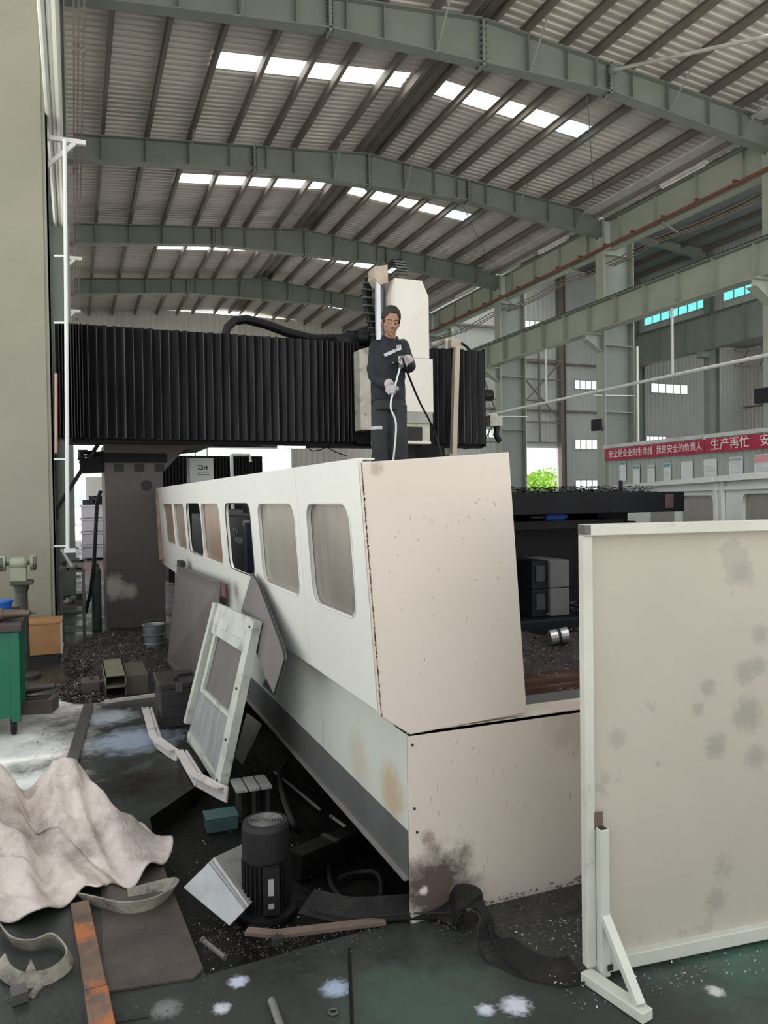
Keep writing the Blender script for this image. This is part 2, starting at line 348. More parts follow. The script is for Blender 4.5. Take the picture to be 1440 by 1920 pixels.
# ------------------------------------------------------------------ tapered roof beams
BEAMS = [6.95, 13.0, 19.08, 25.12, 31.2]
BOT = [(.15, 9.53), (4.3, 9.93), (10.3, 9.93), (14.75, 9.45)]
def lerp_prof(pr, x):
    for (a, za), (b, zb) in zip(pr, pr[1:]):
        if a <= x <= b: return za + (zb - za) * (x - a) / (b - a)
    return pr[0][1] if x < pr[0][0] else pr[-1][1]
def top(x): return rz(x) - .235
bl = ['grey-green roof beam nearest overhead, above the top edge', 'first grey-green roof beam in view, running off the photo top', 'second grey-green roof beam, meeting the column left of the banner',
      'third grey-green roof beam, passing just above the white machine head', 'fourth grey-green roof beam, lowest in view above the black bellows']
BOLT = mat('bolt_steel', (.10, .10, .09), .5, .6)
for k, y in enumerate(BEAMS):
    t = thing('roof_beam', bl[k], 'beam', (RX, y, 9.9))
    xs = [.15, 4.3, RX, 10.3, 14.75]; w = MB(); bf = MB(); tf = MB()
    w.prism([(x, y - .007, lerp_prof(BOT, x)) for x in (.15, 4.3, 10.3, 14.75)] + [(x, y - .007, top(x)) for x in (14.75, RX, .15)], (0, .014, 0))
    for (a, za), (b, zb) in zip(BOT, BOT[1:]): bf.bar((a, y, za), (b, y, zb), .26, .022)
    for a, b in ((.15, RX), (RX, 14.75)): tf.bar((a, y, top(a) - .011), (b, y, top(b) - .011), .26, .022)
    obj('web', w, G_STEEL, t); obj('bottom_flange', bf, G_STEEL, t); obj('top_flange', tf, G_STEEL, t)
    for x in PX[:7] + PX[9:]:
        if abs(x - 4.3) < .1 or abs(x - 10.3) < .1: continue
        obj('stiffener', MB().box(x - .006, x + .006, y - .12, y + .12, lerp_prof(BOT, x), top(x) - .02), G_STEEL, t)
    for x in (2.71, 6.35, 8.35, 11.79, 13.83):      # fly braces from purlin to bottom flange
        for s in (-1, 1): obj('fly_brace', MB().bar((x + .03, y + s * .1, lerp_prof(BOT, x) + .03), (x + .03, y + s * .75, rz(x) - .2), .04, .006), G_STEEL, t)
    for x in (4.3, 7.35, 10.3):
        e = obj('end_plate', MB().box(x - .025, x + .025, y - .13, y + .13, lerp_prof(BOT, x) - .07, top(x)), G_STEEL, t)
        b = MB(); h = top(x) - lerp_prof(BOT, x)
        for i in range(8):
            for s in (-1, 1): b.cbox((x, y + s * .085, lerp_prof(BOT, x) - .03 + (h + .0) * i / 7.5), .12, .035, .035)
        obj('bolts', b, BOLT, e)
    obj('ridge_rod', MB().tube([(13.9, y - .9, rz(13.9) - .25), (10.6, y - 5.0, rz(10.6) - .25)], .012, 6), G_STEEL, t)
# cross brace pole under the roof at the upper right
o = thing('brace_pipe', 'pale diagonal brace pipe under the roof, upper right corner', 'pipe', at(1150, 131, Y=12.6))
obj('pipe', MB().tube([at(1150, 131, Y=12.6), at(1450, 66, Y=9.2)], .035, 10), mat('pale_pipe', (.42, .42, .38), .5), o)
obj('clamp_plate', MB().cbox(at(1150, 131, Y=12.6), .16, .1, .12), G_STEEL, o)

# ------------------------------------------------------------------ right hand columns, girders, rails
COLY = [13.0, 19.08, 25.12, 31.2]
cl = ['pale green H column cut by the right edge of the photo', 'wide pale green H column at the left end of the red banner', 'pale green H column rising behind the right bellows of the gantry', 'farthest pale green H column of the row, mostly hidden by the machine head']
for k, y in enumerate(COLY):
    t = thing('steel_column', cl[k], 'column', (15.3, y, 0)); X0, X1 = 14.76, 15.86
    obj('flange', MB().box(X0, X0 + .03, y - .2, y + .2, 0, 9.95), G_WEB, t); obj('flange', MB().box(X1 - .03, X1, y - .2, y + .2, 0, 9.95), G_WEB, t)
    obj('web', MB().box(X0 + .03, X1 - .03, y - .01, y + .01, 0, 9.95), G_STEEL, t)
    for z in (1.2, 4.2, 6.2, 7.0, 8.9): obj('stiffener', MB().box(X0 + .03, X1 - .03, y - .18, y + .18, z, z + .016), G_WEB, t)
    obj('base_plate', MB().box(X0 - .1, X1 + .1, y - .3, y + .3, 0, .03), G_STEEL, t)
    br = obj('bracket', MB().prism([(X0, y - .012, 6.52), (X0 - .55, y - .012, 6.52), (X0 - .55, y - .012, 6.36), (X0, y - .012, 6.0)], (0, .024, 0)).box(X0 - .58, X0, y - .16, y + .16, 6.50, 6.53).bar((X0, y, 6.0), (X0 - .56, y, 6.34), .28, .02), G_WEB, t)
    b = MB()
    for i in range(9):
        for s in (-1, 1): b.cbox((X0 - .012, y + s * .1, 9.42 + i * .065), .03, .03, .03)
    obj('bolts', b, BOLT, t)
def girder(label, x, y0, y1, zb, zt, w, step, name='crane_girder', m1=G_WEB, cuts=()):
    t = thing(name, label, 'girder', (x, (y0 + y1) / 2, zb))
    e = [y0] + [q for c in cuts for q in (c - .21, c + .21)] + [y1]
    for a, b in zip(e[::2], e[1::2]):
        obj('web', MB().box(x - .008, x + .008, a, b, zb, zt), m1, t)
        obj('bottom_flange', MB().box(x - w / 2, x + w / 2, a, b, zb - .025, zb), m1, t); obj('top_flange', MB().box(x - w / 2, x + w / 2, a, b, zt, zt + .025), G_STEEL, t)
    y = y0 + .4
    while y < y1: obj('stiffener', MB().box(x - w / 2 + .02, x + w / 2 - .02, y - .006, y + .006, zb, zt), m1, t); y += step
    return t
g = girder('long pale green crane girder with crane rail, carried on the column brackets', 14.42, 9.0, YE - .4, 6.56, 7.33, .36, 1.21)
obj('crane_rail', MB().box(14.38, 14.46, 9, YE, 7.355, 7.45), mat('rail_steel', (.10, .09, .08), .45, .7), g)
girder('upper pale green eave girder directly below the roof beam ends', 15.0, 9.0, YE - .4, 9.02, 9.88, .26, 1.5, 'eave_girder', cuts=COLY)
RUST = mat('red_brown_rail', (.20, .085, .06), .6, .2, .3, 6)
o = thing('conductor_rail', 'thin red-brown conductor rail running along the upper girder', 'rail', (14.62, 20, 9.0))
obj('rail', MB().box(14.57, 14.67, 8, YE, 8.97, 9.03), RUST, o)
for i in range(24): obj('clip', MB().box(14.55, 14.69, 9 + i * 1.2, 9.06 + i * 1.2, 9.03, 9.10), RUST, o)
for i in range(6): obj('arm', MB().bar((14.62, 12.2 + i * 4.1, 8.95), (15.2, 12.2 + i * 4.1, 8.72), .04, .04), G_STEEL, o)
for i, (x, z) in enumerate(((15.0, 8.72), (15.12, 8.68), (15.22, 8.66))):
    o = obj('cable', MB().tube([(x, 8 + j * 1.5, z + .07 * cos(j * 2.1)) for j in range(20)], .018, 6), PURLIN, loc=(x, 20, z)); setp(o, ('innermost, highest', 'middle', 'outermost, lowest')[i] + ' of three sagging cables strung below the upper eave girder', 'cable', 'cables below the eave girder')
# eave gutter strips and fluorescent battens
GUT = mat('gutter_lining', (.55, .54, .52), .5)
o = thing('eave_gutter', 'pale eave gutter strip between roof and upper right girder', 'gutter', (14.3, 18, 9.95))
for a, b in zip(BEAMS, BEAMS[1:] + [YE]):
    a += .14; b -= .14
    obj('gutter_bottom', MB().box(14.05, 14.42, a, b, 10.02, 10.05), GUT, o); obj('gutter_lip', MB().box(14.62, 14.86, a, b, 9.98, 10.01), GUT, o); obj('gutter_side', MB().box(14.42, 14.45, a, b, 9.9, 10.05), PURLIN, o)
LAMPW = mat('batten_white', (.7, .7, .66), .4)
for i, y in enumerate((15.6, 21.4, 27.5)):
    o = thing('batten_lamp', ('nearest', 'middle', 'farthest')[i] + ' unlit tube lamp fixed along the upper right eave', 'lamp', (14.7, y, 9.9))
    obj('housing', MB().box(14.64, 14.76, y - .8, y + .8, 9.90, 9.98), LAMPW, o); obj('tube', MB().tube([(14.7, y - .75, 9.87), (14.7, y + .75, 9.87)], .025, 8), LAMPW, o); obj('hanger', MB().bar((14.7, y + .85, 9.98), (14.55, y + .85, 9.85), .03, .03), PURLIN, o)

# ------------------------------------------------------------------ tall bay to the right
DARKR = mat('dark_roof', (.20, .21, .22), .6)
zr2 = lambda x: 15.35 - (x - 15.6) * .05
def strip2(x0, x1): return MB().add([(x0, 14, zr2(x0)), (x0, YE, zr2(x0)), (x1, YE, zr2(x1)), (x1, 14, zr2(x1))], [(0, 1, 2, 3)])
R2 = obj('ceiling_tall', strip2(21.5, 31.6), DARKR, kind='structure')
obj('roof_sheet', strip2(15.6, 17.2), DARKR, R2); obj('skylight_panel', strip2(17.2, 21.5), SKYP, R2)  # skylight strip out of camera view, added to light the clerestory wall
for i in range(11):
    x = 16.5 + i * 1.42; z = 15.35 - (x - 15.6) * .05; obj('purlin', MB().box(x - .05, x + .05, 14, YE, z - .26, z - .02), PURLIN, R2)
R3 = obj('ceiling_far', MB().add([(31.3, 24, 11.3), (31.3, YE, 11.3), (40.1, YE, 11.0), (40.1, 24, 11.0)], [(0, 1, 2, 3)]), DARKR, kind='structure')
o = thing('roof_beam', 'dark beam stub under the roof of the taller bay, right', 'beam', (28, 31.2, 14.3))
obj('web', MB().prism([(22, 31.19, 14.95), (31.2, 31.19, 14.5), (31.2, 31.19, 13.95), (28, 31.19, 14.35), (22, 31.19, 14.5)], (0, .02, 0)), G_STEEL, o); obj('bottom_flange', MB().bar((28, 31.2, 14.33), (31.2, 31.2, 13.93), .3, .03).bar((22, 31.2, 14.48), (28, 31.2, 14.33), .3, .03), G_STEEL, o)
girder('big grey girder across the far bay below the cyan windows', 30.62, 14.0, YE - .4, 9.2, 11.0, .45, 2.0, 'far_girder', G_STEEL)
for k, y in enumerate((25.2, 31.2, 36.9)):
    t = thing('steel_column', ('far bay column at the right, hidden beyond the banner end', 'dark far bay column standing right of the cyan window strip', 'dark far bay column just left of the cyan window strip')[k], 'column', (31.2, y, 0))
    obj('shaft', MB().i_beam((31.25, y, 0), (31.25, y, 14.5), (1, 0, 0), .7, .4, .03, .03), G_STEEL, t); obj('base_plate', MB().box(30.8, 31.7, y - .3, y + .3, 0, .04), G_STEEL, t)
    obj('bracket', MB().box(30.4, 30.88, y - .2, y + .2, 8.85, 9.17), G_STEEL, t)
# wind bracing on the tall end wall, down pipe at the corner
o = thing('wind_brace', 'dark lattice of crossed braces on the far end wall', 'brace', (24.6, YE - .3, 5))
for x in (22.3, 24.4, 25.9): obj('post', MB().bar((x, YE - .4, 4.7), (x, YE - .4, 10), .09, .09, (1, 0, 0)), PURLIN, o)
for z in (4.75, 5.9, 7.1, 8.3, 9.4): obj('rail', MB().bar((20.8, YE - .4, z), (25.9, YE - .4, z), .08, .08), PURLIN, o)
for a, b in (((22.3, 9.4), (25.9, 5.9)), ((22.3, 5.9), (25.9, 9.4)), ((20.8, 8.3), (22.3, 4.75)), ((20.8, 4.75), (22.3, 7.1))): obj('diagonal', MB().bar((a[0], YE - .42, a[1]), (b[0], YE - .42, b[1]), .07, .07), PURLIN, o)
o = thing('wall_post', 'dark vertical wall post right of the doorway with greenery', 'post', (26.0, YE - .3, 0)); obj('shaft', MB().i_beam((26.0, YE - .3, 0), (26.0, YE - .3, 15), (1, 0, 0), .35, .3, .02, .02), PURLIN, o); obj('base_plate', MB().box(25.7, 26.3, YE - .5, YE - .1, 0, .03), PURLIN, o)
# inner bracing of the third bay
o = thing('roof_truss', 'small dark roof truss seen below the far girder, right', 'truss', (36, 30, 9.4))
obj('top_chord', MB().bar((31.6, 30, 9.1), (39.9, 30, 9.8), .1, .1), PURLIN, o); obj('bottom_chord', MB().bar((31.6, 30, 8.3), (39.9, 30, 8.3), .1, .1), PURLIN, o)
for i in range(6): obj('web_member', MB().bar((32 + i * 1.3, 30, 8.3), (32.6 + i * 1.3, 30, 9.2 + i * .1), .06, .06), PURLIN, o)
for z, lab in ((7.2, 'upper'), (5.0, 'lower')):
    o = obj('pipe', MB().tube([(39.7, 12, z), (39.7, YE - .3, z)], .05, 8), PURLIN, loc=(39.7, 30, z)); setp(o, lab + ' of two dark pipes along the pale side wall, far right', 'pipe')
# ------------------------------------------------------------------ partition, banner, posters, pipe on the right
PART = mat('partition_sheet', (.40, .44, .40), .5, 0, .06, .8, .02)
wall('wall_partition', (14.80, 19.0, 0), (0, -1, 0), 9.5, 0, 3.12, [], PART, .2, .025)
obj('cap_strip', MB().box(14.74, 14.86, 9.5, 19.0, 3.10, 3.2), TRIM, bpy.data.objects['wall_partition'])
BAN = mat('crimson_cloth', (.42, .02, .06), .6, 0, .15, 2.5, .1, 12)
WHT = mat('white_lettering', (.85, .84, .82), .6, 0, .02, 1, 0)
def ymat(x, y, z, size=1): # text on a plane facing -X, reading towards -Y
    return Matrix(((0, 0, -1, x), (-1, 0, 0, y), (0, 1, 0, z), (0, 0, 0, 1)))
for lab, ya, yb, s1, s2 in (('red slogan banner whose left end hangs on the wide column', 18.8, 14.92, '安全是企业的生命线', '我是安全的负责人'), ('red slogan banner cut by the right edge of the photo', 14.90, 10.9, '生产再忙', '安全不忘')):
    t = thing('slogan_banner', lab, 'banner', (14.66, (ya + yb) / 2, 2.72))
    rows = []
    for j in range(5):
        z = 2.72 + .345 * j / 4; rows.append([(14.66 + .012 * sin(i * .9 + j), ya + (yb - ya) * i / 60, z + .006 * sin(i * .35)) for i in range(61)])
    obj('cloth', MB().grid(rows), BAN, t); L_ = ya - yb
    if len(s1) > 5:
        text('lettering', s1, .24, ymat(14.635, ya - .1 - .27 * L_, 2.895), WHT, t, xscale=.86); text('lettering', s2, .24, ymat(14.635, ya - .1 - .755 * L_, 2.895), WHT, t, xscale=.86)
    else:
        text('lettering', s1, .30, ymat(14.635, ya - .82, 2.895), WHT, t); text('lettering', s2, .30, ymat(14.635, ya - 2.3, 2.895), WHT, t)
    for y in (ya, yb): obj('cord', MB().tube([(14.66, y, 3.06), (14.74, y, 3.15)], .008, 5), WHT, t)
PAPER = mat('poster_paper', (.74, .77, .77), .5, 0, .04, 3, 0); TEAL = mat('poster_teal', (.12, .40, .42), .5); PINK = mat('poster_pink', (.75, .35, .38), .5); GREYP = mat('poster_print', (.42, .45, .47), .6)
pst = [(18.25, 17.99, 2.12, 2.68, 'teal stained narrow poster, first from the wide column'), (17.66, 17.40, 1.98, 2.54, 'narrow poster with solid teal header on partition'), (17.07, 16.80, 2.02, 2.52, 'narrow poster with grey header beside the teal-headed one'),
       (16.45, 16.19, 2.02, 2.54, 'narrow poster, fourth from the wide column on partition'), (15.8, 15.40, 2.02, 2.55, 'plain wide notice poster, fifth from the wide column'), (15.02, 14.6, 2.05, 2.57, 'wide notice poster with ruled lines, below the banner seam'),
       (14.22, 13.82, 2.1, 2.58, 'wide ruled notice poster with grey top, seventh from column'), (13.46, 12.7, 2.1, 2.6, 'large pink-topped poster at the right edge of the photo')]
for i, (a, b, z0, z1, lab) in enumerate(pst):
    t = thing('poster', lab, 'poster', (14.765, (a + b) / 2, z0)); obj('sheet', MB().box(14.755, 14.77, b, a, z0, z1), PAPER, t)
    hm = (TEAL, TEAL, GREYP, TEAL, None, None, GREYP, PINK)[i]
    if hm: obj('header', MB().box(14.75, 14.755, b + .01, a - .01, z1 - (.1 if i != 7 else .2), z1 - .02), hm, t)
    if i in (0, 2, 3, 5, 6, 7):
        m_ = MB()
        for k in range(6): m_.box(14.752, 14.755, b + .05, a - .05, z0 + .05 + k * .055, z0 + .06 + k * .055)
        obj('ruled_lines', m_, GREYP, t)
WPIPE = mat('white_pipe', (.68, .70, .66), .4, 0, .05, 2, .0)
o = thing('air_pipe', 'long white pipe hung level below the crane girder by rods', 'pipe', (14.45, 18, 4.8))
obj('pipe', MB().tube([(14.45, 9, 4.79), (14.45, 26.5, 4.79)], .04, 10), WPIPE, o)
for y in (15.75, 21.5): obj('hanger_rod', MB().bar((14.45, y, 4.8), (14.45, y, 6.53), .05, .05), WPIPE, o)
for y in (19.0, 25.0): obj('pipe_arm', MB().bar((14.45, y, 4.70), (15.9, y - .1, 4.72), .03, .03), WPIPE, o)
o = obj('drop_pipe', MB().tube([(15.95, 18.9, 4.66), (15.95, 18.9, 1.0)], .03, 8), WPIPE, loc=(15.95, 18.9, 1)); setp(o, 'thin white drop pipe on the right flank of the wide column', 'pipe')
o = obj('angle_post', MB().box(15.875, 15.93, 18.78, 18.84, .04, 6.2), WPIPE, loc=(15.9, 18.8, 0)); setp(o, 'pale slender post hugging the wide column beside the drop pipe', 'post')
BLK = mat('black_plastic', (.012, .012, .0135), .5, spec=.25)
for lab, p in (('black floodlight clamped low on the wide column', at(1124, 797, X=14.5)), ('black floodlight at the right edge above the banner', at(1436, 742, X=14.5))):
    t = thing('floodlight', lab, 'lamp', p); obj('housing', MB().cbox(p + Vector((-.1, 0, 0)), .1, .34, .34, .3), BLK, t, bevel=.015); obj('yoke', MB().bar(p + Vector((0, -.2, -.1)), p + Vector((0, .2, -.1)), .03, .03).bar(p + Vector((0, 0, -.1)), p + Vector((.12, 0, -.15)), .05, .05), BLK, t)

# ------------------------------------------------------------------ left column with pipes
LC = mat('left_column_paint', (.235, .226, .168), .38, 0, .12, .9, .03, 30, .25, (.24, .25, .2), .6, .15, 2)
t = thing('steel_column', 'broad pale green column filling the left edge of the photo', 'column', (-.65, 9.45, 0))
obj('front_flange', MB().box(-1.15, -.26, 9.30, 9.33, 0, 10), LC, t, bevel=.006); obj('web', MB().box(-.72, -.70, 9.33, 9.75, 0, 10), LC, t); obj('rear_flange', MB().box(-1.15, -.26, 9.75, 9.78, 0, 10), LC, t)
obj('edge_angle', MB().box(-.26, -.205, 9.32, 9.36, 0, 10).box(-.225, -.205, 9.32, 9.45, 0, 10), LC, t); obj('base_plate', MB().box(-1.25, -.15, 9.2, 9.9, 0, .03), LC, t)
YL = [13.0, 19.08, 25.12, 31.2]
for k, y in enumerate(YL):
    t = thing('steel_column', ('nearest', 'second', 'third', 'farthest')[k] + ' of the slim dark columns carrying the left beam ends', 'column', (.02, y, 0))
    obj('shaft', MB().box(-.02, .0, y - .15, y + .15, 0, 10.0).box(-.30, -.02, y - .012, y + .012, 0, 10.0).box(-.32, -.30, y - .15, y + .15, 0, 10.0), G_STEEL, t)
    obj('cap_plate', MB().box(-.34, .2, y - .16, y + .16, 9.5, 9.53), G_STEEL, t); obj('base_plate', MB().box(-.4, .1, y - .25, y + .25, 0, .03), G_STEEL, t)
for i, (x, z, r) in enumerate(((-.19, 6.0, .03), (-.125, 6.02, .025), (-.075, 6.0, .035))):
    o = obj('cable_pipe', MB().tube([(x, 3.5, z), (x, 9.2, z), (x, 14, z), (x, 26, z)], r, 8), WPIPE, loc=(x, 9, z)); setp(o, ('outermost', 'thin middle', 'thick inner')[i] + ' white pipe of three running overhead along the left column', 'pipe')
o = thing('down_pipe', 'white vertical pipe dropping in front of the black bellows, left', 'pipe', (-.055, 9.3, .8))
obj('pipe', MB().tube([at(121, 262, Y=9.25), at(124, 560, Y=9.25), at(127, 1030, Y=9.25)], .022, 10), WPIPE, o)
obj('shoe', MB().cbox(at(131, 1032, Y=9.25), .12, .06, .05), WPIPE, o)
for y in (605, 861, 1024, 480): obj('pipe_arm', MB().bar(at(101, y, Y=9.25), at(125, y, Y=9.25), .02, .02), WPIPE, o)
for i, (x, z, y) in enumerate(((.17, 5.85, 9.6), (.17, 5.9, 14.3), (.17, 5.9, 18.2), (.17, 5.9, 20.6))):
    t = thing('rail_bracket', ('nearest', 'second', 'third', 'farthest')[i] + ' pale angle bracket carrying the dark bars, left wall side', 'bracket', (0, y, z))
    obj('arm', MB().bar((-.25, y, z), (.2, y, z), .05, .05), WPIPE, t); obj('strut', MB().bar((-.22, y, z - .32), (.08, y, z - .02), .045, .045), WPIPE, t); obj('wall_plate', MB().box(-.27, -.24, y - .05, y + .05, z - .4, z + .1), WPIPE, t)
for i, x in enumerate((.075, .115, .16)):
    o = thing('conductor_bar', ('left', 'middle', 'right')[i] + ' of three dark conductor bars running along the left eave', 'rail', (x, 15, 6))
    obj('bar', MB().box(x - .008, x + .008, 3.5, 30, 5.99, 6.03), PURLIN, o)
    for j in range(9): obj('insulator', MB().cbox((x, 5 + j * 2.9, 6.0), .026, .06, .07), PURLIN, o)
o = obj('old_conduit', MB().tube([at(105, 850, Y=9.28), at(105, 700, Y=9.28)], .016, 8), mat('pink_primer', (.42, .26, .2), .6), loc=at(105, 850, Y=9.28)); setp(o, 'short pinkish primed strip on the left column edge', 'strip')
# diagonal black strut, stub beam behind the left column
o = thing('diagonal_strut', 'black diagonal strut between left column and gantry leg', 'strut', at(106, 955, Y=10.9))
obj('strut', MB().bar(at(100, 965, Y=10.9), at(186, 830, Y=10.9), .075, .05), BLK, o); obj('foot_plate', MB().cbox(at(101, 962, Y=10.9), .12, .08, .16), BLK, o)

# ------------------------------------------------------------------ outside: facade, trees, crates by the door
WF = mat('white_facade', (.85, .85, .87), .6); PANE = mat('facade_glass', (.55, .66, .74), .2)
t = thing('office_building', 'white office building seen through the far doorway', 'building', (12, 64, 0))
obj('wall', MB().box(-2, 26, 64, 70, 0, 7.2), WF, t)
for i in range(9):
    for j in range(2):
        x = -.5 + i * 2.9; z = 1.4 + j * 2.9; f = obj('window', MB().box(x, x + 1.9, 63.93, 64, z, z + 1.7), TRIM, t)
        obj('pane', MB().box(x + .08, x + .9, 63.9, 63.93, z + .08, z + 1.6), PANE, f); obj('pane', MB().box(x + 1.0, x + 1.82, 63.9, 63.93, z + .08, z + 1.6), PANE, f)
obj('parapet', MB().box(-2.2, 26.2, 63.8, 70.2, 7.2, 7.5), WF, t)
LEAF = mat('bright_leaf', (.22, .42, .03), .5, 0, .4, 3, 0); BARK = mat('bark', (.12, .08, .05), .8)
for k, (x, y, h, lab) in enumerate(((31.5, 49, 3.4, 'left bright green tree outside the far right doorway'), (35.2, 52, 3.8, 'right bright green tree outside the far right doorway'))):
    t = thing('tree', lab, 'tree', (x, y, 0)); obj('trunk', MB().tube([(x, y, 0), (x + .1, y, h * .5), (x, y, h * .8)], [.12, .1, .05], 8), BARK, t)
    rr = random.Random(k); m_ = MB()
    for i in range(1500):
        a, b, r = rr.uniform(0, 2 * pi), rr.uniform(-1, 1), rr.random() ** .4 * h * .45
        c = Vector((x + r * cos(a) * sqrt(1 - b * b) * 1.2, y + r * sin(a) * sqrt(1 - b * b), h * .6 + r * b)); u = Vector((rr.uniform(-1, 1), rr.uniform(-1, 1), rr.uniform(-1, 1))).normalized() * .16; v = u.cross(Vector((rr.uniform(-1, 1), 1, rr.uniform(-1, 1)))).normalized() * .09
        m_.add([c - u, c + v, c + u, c - v], [(0, 1, 2, 3)])
    obj('foliage', m_, LEAF, t, kind='stuff')
CRATE = mat('white_crate', (.62, .60, .64), .6, 0, .1, 3, .05)
YC = 24.5
for i in range(4):
    z0 = .05 + i * .40; o = thing('crate', ('bottom', 'second lowest', 'third', 'topmost')[i] + ' pale crate of the stack left of the gantry leg', 'crate', (.9, YC, z0), 'stacked pale crates by the doorway')
    obj('body', MB().box(.18, 1.75, YC, YC + 1.2, z0, z0 + .33), CRATE, o, bevel=.02); obj('lid', MB().box(.15, 1.79, YC - .04, YC + 1.24, z0 + .33, z0 + .385), CRATE, o); obj('foot', MB().box(.3, .5, YC, YC + 1.2, z0 - .015, z0).box(1.3, 1.5, YC, YC + 1.2, z0 - .015, z0), PURLIN, o)
o = thing('storage_tank', 'pale cylinder tank behind the crate stack, left', 'tank', (1.75, 28, 0)); obj('shell', MB().lathe([(.05, 0), (.55, 0), (.55, 2.7), (.45, 2.85), (.1, 2.9)], (1.9, 28, 0), 24), CREAM, o, smooth=False); obj('lid', MB().lathe([(.2, 0), (.2, .1), (.02, .12)], (1.9, 28, 2.88), 16), PURLIN, o)
o = thing('cabinet', 'beige cabinet standing behind the crate stack', 'cabinet', (.75, 27, 0)); obj('body', MB().box(.35, 1.15, 27, 27.8, 0, 2.55), CREAM, o); obj('door', MB().box(.39, 1.11, 26.97, 27, .1, 2.45), CREAM, o); obj('handle', MB().box(1.0, 1.04, 26.93, 26.97, 1.2, 1.5), PURLIN, o)
o = thing('scrap_heap', 'dark scrap parts lying on top of the crate stack', 'scrap', (.85, YC + .3, 1.66))
rr = random.Random(4)
for i in range(12): obj('piece', MB().cbox((.35 + .1 * i, YC + .3 + rr.uniform(-.1, .2), 1.66 + rr.uniform(.03, .2)), .22, .2, .16, rr.uniform(0, 3)), BLK, o)
o = thing('far_machine', 'black bellows machine standing behind the sign board', 'machine', (3, 16.6, 0))
rows = [[], []]; x0 = at(305, 900, Y=16.5).x; x1 = at(492, 880, Y=16.5).x
for i in range(61):
    x = x0 + (x1 - x0) * i / 60; y = 16.5 + (.05 if i % 2 else 0); rows[0].append((x, y, 1.9)); rows[1].append((x, y, 2.65))
obj('bellows', MB().grid(rows), BLK, o); obj('beam', MB().box(x0, x1, 16.58, 17.6, 1.9, 2.6), BLK, o); obj('leg', MB().box(x0 + .1, x0 + .8, 16.6, 17.6, 0, 1.9), BLK, o); obj('leg', MB().box(x1 - .8, x1 - .1, 16.6, 17.6, 0, 1.9), BLK, o); obj('rail', MB().box(x0 - .3, x1, 16.4, 16.5, 1.85, 1.92), BLK, o)
o = thing('lamp_stand', 'thin grey post with bent arm beside the far bellows', 'post', at(435, 915, Y=15.5)); p = at(436, 915, Y=15.5); q = at(434, 853, Y=15.5); q2 = at(468, 853, Y=15.5)
obj('post', MB().tube([(p.x, p.y, 0), p, q], .035, 8), WPIPE, o); obj('arm', MB().tube([q, q2, at(470, 866, Y=15.5)], .03, 8), WPIPE, o)
# sign board with its two letters
o = thing('sign_board', 'white square sign board with two dark letters, hung below the bellows', 'sign', at(378, 882, Y=11.7)); a, b = at(356, 905, Y=11.7), at(400, 859, Y=11.7)
obj('panel', MB().box(a.x, b.x, 11.7, 11.75, a.z, b.z), mat('sign_white', (.92, .92, .91), .45, 0, .03, 2, 0), o, bevel=.004); obj('edge', MB().box(a.x - .03, a.x, 11.69, 11.76, a.z, b.z), FRAMEM, o)
INK = mat('dark_ink', (.03, .04, .03), .6); wd = b.x - a.x; cx = (a.x + b.x) / 2 + .015
def stroke(pts, w, nm='letter'):
    m_ = MB()
    for (u0, v0), (u1, v1) in zip(pts, pts[1:]): m_.bar((cx + u0 * wd, 11.695, a.z + v0 * wd * 1.04), (cx + u1 * wd, 11.695, a.z + v1 * wd * 1.04), .008, w, (0, 0, 1) if abs(v1 - v0) < abs(u1 - u0) else (1, 0, 0))
    obj(nm, m_, INK, o)
stroke([(-.2, .685), (-.02, .685), (-.01, .66), (-.01, .56), (-.03, .54), (-.17, .54), (-.17, .62)], .016); stroke([(.06, .52), (.06, .62), (.17, .62)], .016); stroke([(.17, .70), (.17, .52)], .016)
for i in range(10): stroke([(-.22 + i * .048, .43), (-.195 + i * .048, .43)], .008, 'small_print')
for i in range(4): stroke([(-.2 + i * .13, .345), (-.2 + i * .13, .30)], .010, 'small_print'); stroke([(-.17 + i * .13, .335), (-.13 + i * .13, .31)], .010, 'small_print')
for u in (.25, .75): obj('hanger', MB().bar((a.x + wd * u, 11.72, b.z), (a.x + wd * u, 11.72, b.z + .3), .012, .012), BLK, o)
LIT = glow('lit_tube', (1, .97, .9), 12.0)
for lab, x0, x1, yy in (('lit fluorescent tube under the black bellows, left of two', 521, 572, 838), ('lit fluorescent tube under the black bellows, nearer the machine head', 590, 643, 833)):
    p, q = at(x0, yy, Y=10.9), at(x1, yy - 1, Y=10.9); o = thing('tube_lamp', lab, 'lamp', p)
    obj('tube', MB().tube([p, q], .022, 8), LIT, o); obj('housing', MB().bar(p + Vector((0, .05, .04)), q + Vector((0, .05, .04)), .06, .05), PURLIN, o)
